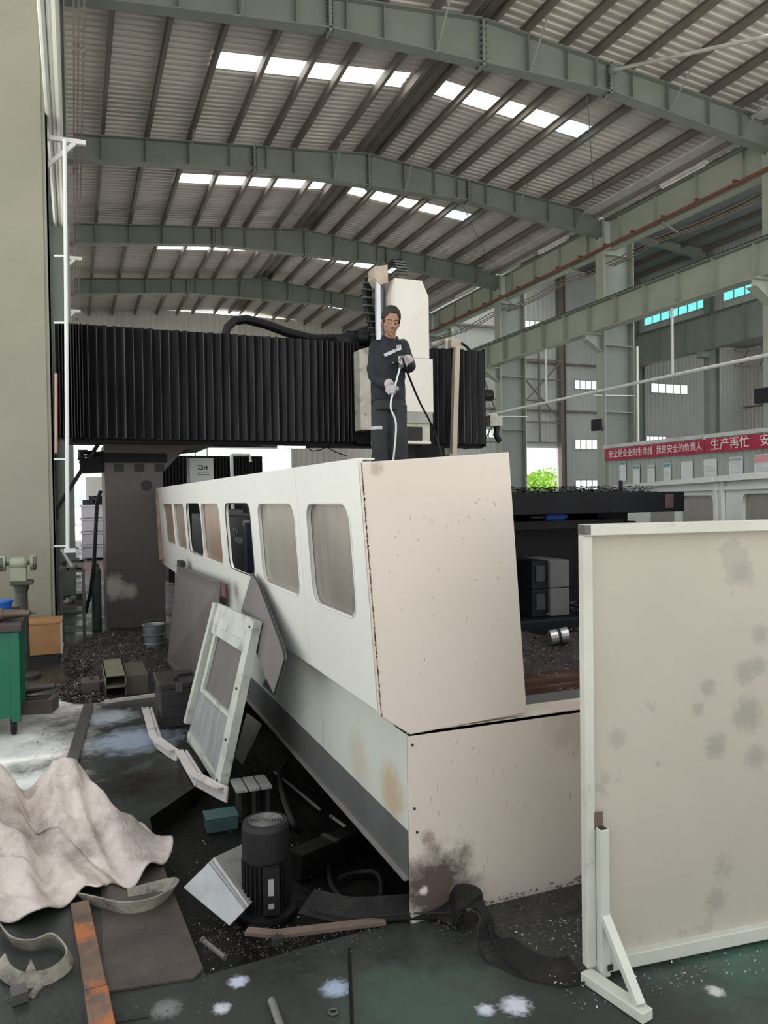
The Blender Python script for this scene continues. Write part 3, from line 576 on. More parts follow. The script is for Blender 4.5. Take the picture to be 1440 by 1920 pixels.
# ------------------------------------------------------------------ machine guard (white enclosure)
WHITE = mat('guard_white_paint', (.62, .62, .57), .38, 0, .05, 1.6, .02, 30, .35, (.38, .34, .28), .64, .06, 7, stretch=(1, 1, .35))
PINKW = mat('guard_cream_paint', (.575, .505, .435), .42, 0, .05, 1.4, .03, 30, .75, (.10, .07, .05), .70, .02, 16,
            spots=(((1.32, 2.78, .12), .17, (.05, .03, .02), .92), ((1.28, 2.78, .33), .035, (.12, .05, .03), .6), ((1.26, 2.77, .12), .02, (.74, .64, .56), .9), ((2.0, 2.78, .72), .16, (.42, .33, .26), .6), ((1.08, 2.76, 1.8), .03, (.3, .2, .15), .6)))
SIDE = mat('guard_lower_paint', (.50, .52, .465), .42, 0, .06, 1.5, .03, 30, .5, (.3, .27, .22), .62, .06, 7, stretch=(1, 1, .3),
           spots=((tuple(at(735, 1490, X=1.205)), .13, (.42, .25, .10), .6), (tuple(at(672, 1420, X=1.205)), .13, (.44, .33, .2), .4), (tuple(at(560, 1290, X=1.205)), .2, (.3, .3, .27), .4)))
KICK = mat('dark_kick_strip', (.085, .085, .08), .6, .0, .2, 3, .05)
SEAM = mat('black_seam', (.015, .014, .013), .7, 0, .3, 5, .1)
def panel2d(name, outer, holes, fn, th, material, parent, **kw):
    """flat panel with holes; fn(u,v,w) maps to world, w = 0..th"""
    bm = bmesh.new(); es = []
    for lp in [outer] + holes:
        vs = [bm.verts.new((u, v, 0)) for u, v in lp]; es += [bm.edges.new((vs[i], vs[(i + 1) % len(vs)])) for i in range(len(vs))]
    bmesh.ops.triangle_fill(bm, edges=es, use_beauty=True)
    bm.verts.index_update(); n = len(bm.verts); co = [v.co.copy() for v in bm.verts]
    fs = [tuple(v.index for v in f.verts) for f in bm.faces]; mb = MB()
    mb.v = [Vector(fn(c.x, c.y, 0)) for c in co] + [Vector(fn(c.x, c.y, th)) for c in co]; mb.f = fs + [tuple(i + n for i in f[::-1]) for f in fs]
    k = 0
    for lp in [outer] + holes:
        m_ = len(lp)
        for i in range(m_): mb.f.append((k + i, k + (i + 1) % m_, n + k + (i + 1) % m_, n + k + i))
        k += m_
    bm.free(); return obj(name, mb, material, parent, **kw)
def rrect(u0, u1, v0, v1, r, n=5):
    out = []
    for cx, cy, a0 in ((u1 - r, v1 - r, 0), (u0 + r, v1 - r, 90), (u0 + r, v0 + r, 180), (u1 - r, v0 + r, 270)):
        for k in range(n + 1): a = radians(a0 + 90 * k / n); out.append((cx + r * cos(a), cy + r * sin(a)))
    return out
GU = thing('machine_guard', 'long white machine enclosure with rounded windows down its side', 'enclosure', (1.2, 2.8, 0))
def gx(z): return 1.085 - (z - .86) * .068
fn_side = lambda u, v, w: (gx(v) + w, u, v)
ZB, ZT = .855, 1.835
WIN = []
for (p0, p1) in ((666, 584), (561, 491), (476, 429), (418, 382.5), (380.5, 354.5), (350.5, 330.5), (329, 310.5)):
    WIN.append((at(p0, 1040, X=1.055).y, at(p1, 944, X=1.06).y))
segs = [2.795, 3.72, 5.80, 6.96, 7.98, 10.75]
for a, b in zip(segs, segs[1:]):
    hs = [rrect(w0, w1, 1.19, 1.665, .085) for w0, w1 in WIN if a < w0 and w1 < b]
    nn = 1 if a > 2.8 else 0
    panel2d('side_panel', [(a + .003, ZB), (b, ZB), (b, ZT + (b - 2.8) * .004), (a + .003, ZT + (a - 2.8) * .004)], hs, fn_side, .02, WHITE, GU)
PANEA = mat('smoky_window_sheet', (.27, .25, .215), .3, 0, .25, 5, .03, 20, .8, (.15, .12, .09), .5, .2, 5, stretch=(1, 1, .25), alpha=.94)
PANEC = mat('dusky_window_sheet', (.20, .175, .15), .3, 0, .3, 4, .03, 20, .8, (.12, .09, .07), .5, .2, 5, stretch=(1, 1, .25), alpha=.95)
PANEB = mat('brown_window_sheet', (.24, .165, .115), .3, 0, .3, 3, .03, 20, .7, (.34, .27, .2), .55, .2, 4, stretch=(1, 1, .3), alpha=.88)
for i, (w0, w1) in enumerate(WIN):
    if i in (2, 4): continue
    panel2d('window_pane', rrect(w0 - .02, w1 + .02, 1.17, 1.685, .09), [], lambda u, v, w: (gx(v) + .022 + w, u, v), .004, PANEC if i == 0 else PANEA if i < 2 else PANEB, GU, label='brown tinted window sheet' if i > 2 else 'smoky grey window sheet')
for i, (w0, w1) in enumerate(WIN):   # rubber seals round the openings
    lp = rrect(w0, w1, 1.19, 1.665, .085); m_ = MB(); m_.tube([(gx(v) - .001, u, v) for u, v in lp + lp[:1]], .004, 5)
    obj('window_seal', m_, SEAM if i in (2, 4) else WHITE, GU)
obj('top_flange', MB().prism([(gx(ZT), 2.80, ZT), (gx(ZT), 10.75, ZT + .032), (gx(ZT) + .07, 10.75, ZT + .032), (gx(ZT) + .07, 2.80, ZT)], (0, 0, .006)), WHITE, GU)
obj('bottom_return', MB().prism([(1.087, 2.795, ZB - .004), (1.21, 2.795, .765), (1.21, 10.5, .765), (1.087, 10.75, ZB - .004)], (.006, 0, .012)), WHITE, GU)
fr = [(1.018, 1.822), (1.671, 1.868), (1.742, .79), (1.735, .775), (1.207, .752), (1.086, .838)]
FP = panel2d('front_panel', fr, [], lambda u, v, w: (u, 2.76 + w + .0, v), .03, PINKW, GU, bevel=.004)
m_ = MB(); rr = random.Random(3)   # chipped paint and rust along the folded edge
for i in range(150):
    z = rr.uniform(.84, 1.82); x = 1.018 + (1.822 - z) * .069; m_.cbox((x + rr.uniform(-.002, .003), 2.7585, z), rr.uniform(.0015, .005), .002, rr.uniform(.002, .012), 0)
m_.bar((1.018, 2.7585, 1.82), (1.086, 2.7585, .84), .0025, .002, (0, 1, 0))
obj('chipped_edge', m_, mat('bare_rust', (.20, .13, .10), .8), GU, kind='stuff')
obj('lower_side_panel', MB().box(1.205, 1.22, 2.79, 10.4, .36, .765), SIDE, GU)
obj('kick_strip', MB().prism([(1.203, 2.79, .36), (1.203, 10.4, .36), (1.203, 10.4, .15), (1.203, 2.79, .17)], (.03, 0, 0)), KICK, GU)
obj('kick_edge', MB().bar((1.20, 2.79, .168), (1.20, 10.4, .15), .03, .012), mat('bare_edge', (.26, .24, .22), .5, .3), GU)
LF = obj('lower_front_panel', MB().box(1.205, 2.75, 2.765, 2.785, .0, .757), PINKW, GU)
obj('ledge', MB().box(1.205, 2.75, 2.765, 2.92, .745, .76), PINKW, GU); obj('ledge_lip', MB().box(1.75, 2.75, 2.91, 2.925, .65, .745), PINKW, GU)
for px, py in ((773, 1397), (777, 1516), (782, 1560), (1098, 1430)):
    p = at(px, py, Y=2.765); obj('screw', MB().lathe([(.006, 0), (.005, .004), (.001, .005)], p, 8, 'Y', Matrix.Rotation(pi / 2, 3, 'X')), SEAM, LF)
rr = random.Random(8); m_ = MB()   # scratches: shallow dents and flaked chips
for i in range(34):
    x, z = rr.uniform(1.25, 2.0), rr.uniform(.1, .73); m_.bar((x, 2.7645, z), (x + rr.uniform(-.006, .006), 2.7645, z - rr.uniform(.003, .028)), .0014, .002, (0, 1, 0))
obj('scratches', m_, mat('scratch_brown', (.36, .29, .24), .8), GU, kind='stuff')
m_ = MB()
for i in range(40):
    z = rr.uniform(.85, 1.75); x = rr.uniform(1.12, 1.64); m_.bar((x, 2.7595, z), (x + rr.uniform(-.01, .01), 2.7595, z - rr.uniform(.002, .012)), .0014, .002, (0, 1, 0))
obj('scratches', m_, MATS['scratch_brown'], GU, kind='stuff')
obj('end_flap', MB().prism([at(292, 925, Y=10.5), at(303, 930, Y=10.5), at(309, 1052, Y=10.5), at(299, 1050, Y=10.5)], (0, .04, 0)), mat('rusty_flap', (.30, .22, .17), .7, 0, .4, 9), GU)
obj('inner_post', MB().box(1.14, 1.18, 4.72, 4.78, .8, 1.8), KICK, GU); obj('inner_post', MB().box(1.14, 1.18, 6.92, 6.98, .8, 1.8), KICK, GU)
obj('plinth', MB().box(1.48, 1.55, 2.83, 10.3, -.12, .6), SEAM, GU)

# ------------------------------------------------------------------ bed, table slab, inside of the enclosure
BED = mat('black_bed_casting', (.006, .0062, .0075), .5, 0, .4, 4, .1, 20, spec=.12)
BD = thing('machine_bed', 'black machine bed inside the enclosure with painted size lettering', 'machine', (3.2, 8, 0))
obj('bed_casting', MB().box(2.0, 4.35, 5.15, 14.5, 0, 1.47), BED, BD, bevel=.02); obj('bed_step', MB().box(1.95, 4.4, 4.55, 5.15, 0, .83), BED, BD, bevel=.02)
obj('guide_way', MB().box(2.2, 2.5, 5.1, 14.5, 1.47, 1.55), BED, BD); obj('guide_way', MB().box(3.9, 4.2, 5.1, 14.5, 1.47, 1.55), BED, BD)
PW = mat('grey_lettering', (.34, .35, .35), .6, 0, .02, 1, 0)
p = at(442, 998, X=1.995); text('lettering', 'SV', .15, ymat(1.992, p.y, p.z), PW, BD, xscale=2.2); p = at(448, 1014, X=1.995); text('lettering', '4000', .13, ymat(1.992, p.y, p.z), PW, BD, xscale=2.0)
p = at(464, 981, X=1.98); obj('name_plate', MB().box(1.985, 2.0, p.y - .35, p.y + .3, p.z - .05, p.z + .03), mat('plate_grey', (.3, .3, .28), .4, .4), BD)
obj('hand_rail', MB().box(1.9, 1.99, at(467, 1000, X=1.95).y - .1, at(467, 1000, X=1.95).y + .05, .7, 1.42), mat('navy_cover', (.03, .03, .07), .5), BD)
TRAY = mat('oily_red_tray', (.085, .042, .028), .35, .2, .5, 6, .15, 20, .8, (.02, .016, .014), .5, .15, 5)
obj('chip_tray', MB().box(1.24, 4.4, 2.93, 5.0, .58, .60), TRAY, BD); obj('tray_rib', MB().box(1.24, 4.4, 3.72, 3.78, .60, .64), TRAY, BD); obj('tray_rib', MB().box(1.24, 4.4, 3.60, 3.64, .60, .63), TRAY, BD); obj('tray_plate', MB().box(1.24, 4.4, 2.93, 3.52, .60, .62), KICK, BD)
obj('inner_wall', MB().box(4.40, 4.44, 2.95, 12, 0, .9), BED, BD)
SL_ = thing('workpiece_plate', 'thick black steel plate lying across the machine table', 'plate', (3.2, 4.8, 1.55))
obj('plate', MB().box(1.75, 4.515, 4.8, 8.6, 1.55, 1.71), BED, SL_, bevel=.006); obj('end_mark', MB().box(4.32, 4.40, 4.797, 4.8, 1.58, 1.69), mat('dark_maroon', (.06, .025, .03), .5), SL_)
o = thing('stop_pin', 'small black pin standing on the black plate', 'pin', at(1164, 918, Y=6.2)); p = at(1164, 918, Y=6.2); obj('shaft', MB().lathe([(.02, 1.71 - p.z), (.02, 1.83 - p.z), (.016, 1.835 - p.z)], p, 10), BLK, o); obj('collar', MB().lathe([(.07, 1.71 - p.z), (.07, 1.725 - p.z), (.02, 1.727 - p.z)], p, 12), BLK, o)
BLUE = mat('blue_paint', (.02, .06, .32), .4)
p = at(1042, 969, Y=4.95); o = thing('air_cylinder', 'small blue cylinder lying below the black plate', 'cylinder', p); obj('body', MB().lathe([(.02, -.1), (.03, -.09), (.03, .06), (.012, .1)], (p.x, p.y, p.z), 12, 'X'), BLUE, o); obj('rod', MB().lathe([(.008, -.22), (.008, -.1)], (p.x, p.y, p.z), 8, 'X'), BOLT, o)
obj('clamp_rail', MB().box(2.05, 4.0, 4.9, 5.15, 1.44, 1.50), BED, BD)
BLOCKM = mat('grey_block', (.075, .07, .068), .7, 0, .2, 4, .1)
q = at(1040, 1165, Z=.86)
for i, (lab, z0) in enumerate((('lower dirty grey riser block inside the enclosure', .86), ('upper dirty grey riser block inside the enclosure', 1.07))):
    z0 = .835 + i * .20; o = thing('riser_block', lab, 'block', (3.02, 4.72, z0)); x0, x1 = at(1002, 1110, Y=4.6).x, at(1068, 1110, Y=4.6).x
    obj('body', MB().box(x0 + .13, x1, 4.6, 4.95, z0, z0 + .195), BLOCKM, o, bevel=.006); obj('slotted_side', MB().box(x0, x0 + .13, 4.63, 4.95, z0, z0 + .195), BED, o); obj('slot', MB().box(x0 + .03, x0 + .1, 4.62, 4.63, z0 + .05, z0 + .16), SEAM, o)
CHROME = mat('worn_chrome', (.55, .55, .56), .25, .9, .1, 4)
p = at(1048, 1192, Y=4.25); o = thing('steel_bushing', 'shiny short steel cylinder lying on the chips inside the enclosure', 'cylinder', (p.x, p.y, p.z - .05))
obj('shell', MB().lathe([(.03, -.06), (.05, -.06), (.05, .06), (.03, .06), (.03, -.06)], p, 16, M=Matrix.Rotation(1.2, 3, 'Z') @ Matrix.Rotation(1.4, 3, 'X')), CHROME, o); obj('groove', MB().lathe([(.051, -.01), (.051, .01)], p, 16, M=Matrix.Rotation(1.2, 3, 'Z') @ Matrix.Rotation(1.4, 3, 'X')), BLK, o)

# ------------------------------------------------------------------ detached guard to the right
WHITE_SPARE = mat('spare_guard_paint', (.84, .84, .79), .4, 0, .05, 1.6, .02, 30, .4, (.4, .36, .3), .64, .06, 7)
A, B = Vector((8.3, 10.5, 0)), Vector((4.75, 4.11, 0)); dv = (B - A).normalized(); LG = (B - A).length; nv = Vector((dv.y, -dv.x, 0)); nv = -nv if nv.dot(EYE - A) < 0 else nv
gd = thing('guard_panel', 'spare white guard panel with windows standing aside behind the black plate', 'enclosure', A)
def guv(px, py): p = at(px, py, pl=(A, nv)); return (p - A).dot(dv), p.z
u1, u2, u3, u4 = guv(1275, 950)[0], guv(1337, 950)[0], guv(1391, 950)[0], guv(1475, 950)[0]
um = guv(1352, 900)[0]; fn_g = lambda u, v, w: A + dv * u - nv * w + Vector((0, 0, v))
zt = 1.84; zw = guv(1300, 929)[1]
for a, b, hs in ((0, um - .015, [rrect(u1, u2, 1.0, zw, .09), rrect(max(.1, u1 - 1.6), u1 - .25, 1.0, zw, .09)]), (um + .015, LG, [rrect(u3, min(LG - .1, u4), 1.0, zw + .01, .09)])):
    panel2d('panel', [(a, .0), (b, .0), (b, zt), (a, zt)], hs, fn_g, .03, WHITE_SPARE, gd)
    obj('top_rail', MB().bar(fn_g(a, zt - .02, -.03), fn_g(b, zt - .02, -.03), .09, .05), WHITE_SPARE, gd)
    obj('lower_rib', MB().bar(fn_g(a, zw + .06, -.015), fn_g(b, zw + .06, -.015), .03, .03), WHITE_SPARE, gd)
for a in (um - .09, um + .09): obj('upright', MB().bar(fn_g(a, 0, -.02), fn_g(a, zt - .05, -.02), .07, .03, nv), WHITE_SPARE, gd)
for a, b in ((u1, u2), (u1 - 1.6, u1 - .25), (u3, min(LG - .1, u4))): panel2d('window_pane', rrect(a - .02, b + .02, .98, zw + .03, .09), [], lambda u, v, w: fn_g(u, v, w + .031), .004, PANEA, gd)

# ------------------------------------------------------------------ gantry
GA = thing('gantry_mill', 'big black gantry milling machine with pleated bellows and white head', 'machine', (2.6, 10.9, 0))
LEG = mat('dark_brown_leg_paint', (.095, .084, .077), .55, 0, .18, 1.2, .05, 25, spec=.25, spots=(((.45, 10.8, .55), .17, (.42, .40, .34), .9), ((.66, 10.8, .5), .1, (.38, .36, .31), .8)))
def poly_at(pts, Y): return [at(x, y, Y=Y) for x, y in pts]
pts = poly_at([(195, 1120), (195, 829), (398, 829), (395, 838), (346, 843), (306, 886), (306, 1120)], 10.8); pts[0].z = 0; pts[-1].z = 0; pts[-1].x = pts[-2].x; pts[0].x = pts[1].x
lg = obj('column', MB().prism(pts, (0, 1.25, 0)), LEG, GA, bevel=.012)
p = at(275, 910, Y=10.795); obj('port_hole', MB().lathe([(.0, 0), (.055, 0), (.055, .01), (.07, .012)], p, 16, M=Matrix.Rotation(pi / 2, 3, 'X')), SEAM, lg)
x0 = pts[0].x; obj('column_flange', MB().box(x0 - .02, pts[-1].x + .05, 10.76, 12.1, 2.22, 2.34), BED, GA)
for i in range(3): obj('pocket', MB().box(x0 + .12 + i * .26, x0 + .24 + i * .26, 10.79, 10.80, 2.1, 2.2), SEAM, lg)
obj('drive_box', MB().prism(poly_at([(150, 886), (150, 862), (195, 853), (195, 884)], 10.85), (0, .5, 0)), BED, GA)
m_ = MB(); rr = random.Random(2)
for i in range(60): p = at(rr.uniform(150, 190), rr.uniform(845, 868), Y=10.9 + rr.uniform(0, .2)); m_.cbox(p, .05, .05, .03, rr.uniform(0, 3))
obj('chip_crust', m_, SEAM, GA, kind='stuff')
xr = at(780, 830, Y=10.8).x
obj('column', MB().box(xr, xr + .8, 10.8, 12.05, 0, 2.36), LEG, GA, bevel=.012)
xa, xb = at(106, 610, Y=10.3).x, at(668, 640, Y=10.3).x; xc, xd = at(808, 660, Y=10.3).x, at(905, 660, Y=10.3).x
zt_, zb_ = at(400, 626, Y=10.3).z, at(400, 826, Y=10.3).z
obj('cross_beam', MB().box(xa + .05, xd - .02, 10.45, 11.9, zb_ + .03, zt_ - .03), BED, GA); obj('beam_rail', MB().box(xa + .15, xd, 10.32, 10.45, zb_ - .05, zb_ + .03), BED, GA)
BEL = mat('black_bellows_cloth', (.0105, .0095, .011), .42, 0, .35, 2, .06, 30, spec=.22); FOLD = mat('worn_fold_edge', (.055, .047, .047), .55, 0, .5, 6, .05, stretch=(1, 1, .4))
def bellows(x0, x1, n, seed):
    rr = random.Random(seed); xs = []; ys = []; edges = MB(); m_ = MB()
    w = [1.0] * n
    if seed == 1: w = [.30] * 9 + [.8, 1.0] + [1.0] * (n - 20) + [.7] * 5 + [.45] * 4
    tot = sum(w); x = x0
    for k in range(n):
        dx = (x1 - x0) * w[k] / tot * 1.0; xs += [x, x + dx * .62]; d = rr.uniform(-.008, .008); ys += [10.275 + d, 10.222 + d]; x += dx
    xs.append(x1); ys.append(10.275)
    def row(z, f=0): return [(a + f * .01 * sin(i * 1.7 + seed), b, z + (.004 * sin(i * 2.3))) for i, (a, b) in enumerate(zip(xs, ys))]
    zs = [zb_, zb_ + .3, zb_ + .7, zb_ + 1.0, zt_]
    m_.grid([row(z, .6 * sin(j * 1.3)) for j, z in enumerate(zs)])
    m_.grid([[(a, b, zt_ + .004 * sin(i * 2.3)) for i, (a, b) in enumerate(zip(xs, ys))], [(a, 10.9, zt_) for a in xs]]); m_.grid([[(a, b, zb_ + .004 * sin(i * 2.3)) for i, (a, b) in enumerate(zip(xs, ys))], [(a, 10.6, zb_) for a in xs]])
    o = obj('bellows', m_, BEL, GA)
    for i in range(1, len(xs) - 1, 2):
        e = MB(); e.bar((xs[i] + .003, ys[i] - .002, zb_ + .01), (xs[i] + .003, ys[i] - .002, zt_ - .008), .006 if i % 9 else .012, .004, (0, 1, 0)); obj('pleat_edge', e, FOLD, o)
    return o
bellows(xa, xb, 46, 1); bellows(xc, xd, 8, 2)
for x in (xb + .01, xd): obj('bellows_end', MB().box(x - .012, x + .012, 10.25, 10.95, zb_ - .03, zt_ + .03), BED, GA)
obj('bellows_end', MB().box(xa - .02, xa, 10.25, 10.95, zb_, zt_ + .02), BED, GA)
DIRTYW = mat('dirty_white_plate', (.46, .45, .38), .6, 0, .25, 5, .1, 25, .8, (.12, .1, .07), .55, .12, 8)
HEADW = mat('head_white_paint', (.70, .655, .59), .42, 0, .05, 1.5, .03, 30, .4, (.3, .25, .2), .64, .06, 7)
obj('saddle', MB().prism(poly_at([(668, 648), (815, 655), (815, 838), (668, 832)], 10.22), (0, .3, 0)), BED, GA)
obj('saddle_plate', MB().prism(poly_at([(674, 655), (695, 650), (697, 806), (677, 806)], 9.95), (0, .25, 0)), DIRTYW, GA, bevel=.01)
f = poly_at([(745, 517), (797, 517), (805, 556), (806, 672), (732, 672), (735, 556)], 9.6)
H_ = MB(); fx0, fx1 = f[5].x, f[2].x; z_c = f[2].z; z_t = f[0].z; z_m = f[3].z
H_.prism([(fx0, 9.62, z_m), (fx1, 9.62, z_m), (fx1, 9.62, z_c), (f[1].x, 9.70, z_t), (f[0].x, 9.70, z_t), (fx0, 9.62, z_c)], (0, .55, 0))
hd = obj('head_cover', H_, HEADW, GA, bevel=.008)
z_l = at(770, 772, Y=9.6).z; obj('head_cover_lower', MB().box(fx0 - .02, at(812, 700, Y=9.6).x, 9.60, 10.2, z_l, z_m - .006), HEADW, GA, bevel=.006)
obj('head_band', MB().box(fx0 - .02, at(811, 700, Y=9.6).x, 9.61, 10.2, at(770, 793, Y=9.6).z, z_l), mat('grey_band', (.30, .30, .27), .5), GA)
bx0, bx1 = at(722, 800, Y=9.65).x, at(806, 800, Y=9.65).x; zz = [at(760, y, Y=9.65).z for y in (793, 800, 826, 832, 850)]
sp = obj('spindle_housing', MB().box(bx0, bx1, 9.65, 10.2, zz[3], zz[0]), mat('cream_green', (.50, .52, .40), .5, 0, .2, 5, .05, 25, .6, (.2, .16, .1), .55, .1, 8), GA, bevel=.008)
obj('housing_window', MB().box(bx0 + .12, bx1 - .12, 9.64, 9.66, zz[2], zz[1]), SEAM, sp); obj('housing_lip', MB().box(bx0, bx1, 9.62, 9.66, zz[3], zz[2] - .01), HEADW, sp)
obj('spindle_nose', MB().lathe([(.13, 0), (.15, .1), (.15, .2)], ((bx0 + bx1) / 2 - .05, 9.9, zz[4] - .1), 20), BOLT, GA); obj('lower_block', MB().box(bx1 - .12, bx1 + .35, 9.9, 10.3, zz[4] - .15, zz[3]), BED, GA)
p, q = at(711, 700, Y=9.75), at(711, 530, Y=9.75); obj('lift_cylinder', MB().lathe([(.045, 0), (.045, q.z - p.z)], p, 16), CHROME, GA); obj('lift_barrel', MB().lathe([(.06, 0), (.06, q.z - p.z - .02)], p + Vector((.09, .12, 0)), 16), mat('dull_steel', (.14, .14, .16), .35, .6), GA)
TAN = mat('tan_block', (.46, .38, .30), .7, 0, .25, 6, .1)
obj('head_block', MB().prism(poly_at([(702, 500), (727, 496), (728, 530), (712, 534), (702, 520)], 9.7), (0, .25, 0)), TAN, GA, bevel=.006)
ch = MB(); path = [at(x, y, Y=10.0) for x, y in ((722, 505), (735, 492), (748, 489), (757, 497), (757, 512))]; ch.tube(path, .055, 8, .8); obj('cable_chain', ch, BLK, GA)
for i in range(5):
    p = at(748 + i * 2, 491 + i * 5.5, Y=9.93); obj('chain_link', MB().cbox(p, .17, .05, .022), BOLT, GA)
path = [at(x, y, Y=10.0) for x, y in ((706, 512), (693, 522), (688, 545), (690, 575), (697, 605), (705, 630), (700, 660))]
for i in range(3): obj('hose', MB().tube([p + Vector((i * .05 - .03, i * .05, .02 * i)) for p in path], .038, 8), BLK, GA)
for i in range(9): p = path[min(6, 1 + i // 2)].lerp(path[min(6, 2 + i // 2)], (i % 2) * .5); obj('hose_ring', MB().cbox(p + Vector((-.02, -.05, 0)), .16, .05, .02), BOLT, GA)
path = [at(x, y, Y=10.75) for x, y in ((418, 642), (426, 616), (440, 602), (462, 599), (500, 609), (540, 624), (590, 636), (650, 634), (690, 618))]
for i in range(3): obj('top_hose', MB().tube([p + Vector((0, i * .06 - .06, .02 * (i % 2))) for p in path], .05, 8), BLK, GA)
obj('hose_flange', MB().cbox(at(672, 640, Y=10.6), .45, .3, .22), BED, GA); obj('hose_clump', MB().ell(at(655, 640, Y=10.5), .22, .15, .13).ell(at(688, 634, Y=10.4), .18, .15, .12), BLK, GA)
TIMB = mat('pale_timber', (.48, .42, .33), .7, 0, .2, 5, .1, stretch=(3, 3, .4))
o = thing('timber_post', 'pale timber batten leaning upright against the right bellows', 'timber', at(851, 850, Y=10.1)); a, b = at(850, 852, Y=10.12), at(856, 650, Y=10.12); a.z -= 2.34 * 0
obj('batten', MB().bar(a, b, .075, .09, (0, 1, 0)), TIMB, o); obj('end_block', MB().cbox(b + Vector((-.02, .03, .04)), .16, .12, .12), TAN, o); obj('foot_block', MB().box(a.x - .1, a.x + .1, 10.05, 10.25, a.z - .1, a.z), TAN, o)
obj('duct', MB().tube([at(808, 646, Y=10.5), at(830, 641, Y=10.5), at(846, 636, Y=10.4)], .04, 8), DIRTYW, GA); obj('top_cover', MB().cbox(at(842, 650, Y=10.5), .2, .2, .2), HEADW, GA); obj('top_hose', MB().tube([at(860, 640, Y=10.6), at(875, 650, Y=10.6), at(884, 662, Y=10.6)], .02, 6), BLK, GA)
p = at(911, 741, Y=10.6); obj('end_motor', MB().lathe([(.06, -.12), (.09, -.1), (.09, .1), (.05, .12)], p, 14, 'X'), BLK, GA)
p = at(925, 790, Y=10.7); obj('end_bracket', MB().cbox(p, .22, .2, .16).bar(at(905, 776, Y=10.7), at(932, 778, Y=10.7), .03, .03), DIRTYW, GA); obj('end_hose', MB().tube([at(932, 800, Y=10.7), at(930, 815, Y=10.7), at(937, 828, Y=10.7)], .05, 8), BLK, GA)
o = thing('dangling_cable', 'thin dark cable sagging below the black bellows by the head', 'cable', at(600, 840, Y=10.6)); obj('cable', MB().tube([at(x, y, Y=10.6) for x, y in ((572, 834), (585, 846), (600, 844), (612, 838), (630, 848), (650, 855))], .008, 5), BLK, o)
o = thing('black_hose', 'black hose hanging down the left side of the gantry leg', 'hose', at(178, 1100, Y=10.4)); obj('hose', MB().tube([at(x, y, Y=10.6) for x, y in ((189, 920), (182, 940), (179, 1000), (176, 1060), (170, 1110), (160, 1150))], .024, 8), BLK, o)
# ------------------------------------------------------------------ floor clutter, left and front
def fl(px, py, z=0.): return at(px, py, Z=z)
RAW = mat('grey_steel_strip', (.11, .105, .10), .45, .5, .25, 5, .08)
RUSTB = mat('rusty_orange_bar', (.13, .085, .06), .7, .1, .4, 6, .2, 30, .9, (.40, .12, .03), .5, .12, 5)
o = thing('floor_rail', 'long dark steel floor strip between white floor and painted-in blue sky reflection', 'rail', (0, 6.5, 0))
a, b = fl(166, 1325), fl(122, 1478); obj('strip', MB().bar((a.x, a.y, .012), (b.x, b.y, .012), .075, .024), RAW, o)
a, b = fl(166, 1195), fl(168, 1270); obj('strip', MB().bar((a.x, a.y, .012), (b.x, b.y, .012), .07, .024), RAW, o)
o = thing('rusty_bar', 'orange rusty flat bar in two lengths, lower left foreground', 'bar', fl(170, 1830)); a, m1, b = fl(150, 1705), fl(180, 1868), fl(196, 1960)
obj('length', MB().bar((a.x, a.y, .018), (m1.x, m1.y, .018), .07, .032), RUSTB, o, bevel=.003); d = (b - m1).normalized() * .006; obj('length', MB().bar((m1.x + d.x, m1.y + d.y, .018), (b.x, b.y, .018), .075, .032), RUSTB, o, bevel=.003)
o = thing('rail_stop', 'small brownish steel block on the dark floor strip', 'block', fl(172, 1300)); p = fl(172, 1302); obj('block', MB().box(p.x - .08, p.x + .07, p.y - .05, p.y + .2, 0, .12), mat('brown_block', (.10, .07, .07), .6, .2), o, bevel=.008); obj('bolt', MB().lathe([(.02, .12), (.02, .14), (.004, .141)], (p.x, p.y + .06, 0), 8), BOLT, o)
# tarp ----------------------------------------------------------------
FELT = mat('dirty_felt', (.58, .51, .46), .95, 0, .25, 3, .5, 60, .85, (.22, .175, .15), .50, .2, 3.2, spec=.1, spots=(((.30, 3.78, .15), .13, (.27, .235, .215), .75), ((-.62, 3.75, .2), .2, (.34, .29, .26), .6), ((-.2, 4.25, .2), .08, (.4, .34, .31), .5)))
c = Vector((-.28, 3.98)); outp = [(-1.3, 3.4), (-.9, 3.42), (-.52, 3.36), (-.33, 3.40), (-.24, 3.36), (-.16, 3.33), (-.10, 3.40), (.0, 3.47), (.07, 3.43), (.11, 3.55), (.19, 3.47), (.27, 3.55), (.36, 3.66), (.405, 3.76), (.38, 3.90), (.30, 4.0), (.20, 4.12), (.12, 4.32), (.02, 4.5), (-.2, 4.58), (-.5, 4.6), (-.9, 4.55), (-1.3, 4.5)]
def cat(P, u):
    n = len(P); k = int(u * n) % n; f = u * n - int(u * n); p = [Vector(P[(k + j - 1) % n]) for j in range(4)]
    return .5 * ((2 * p[1]) + (p[2] - p[0]) * f + (2 * p[0] - 5 * p[1] + 4 * p[2] - p[3]) * f * f + (3 * p[1] - p[0] - 3 * p[2] + p[3]) * f ** 3)
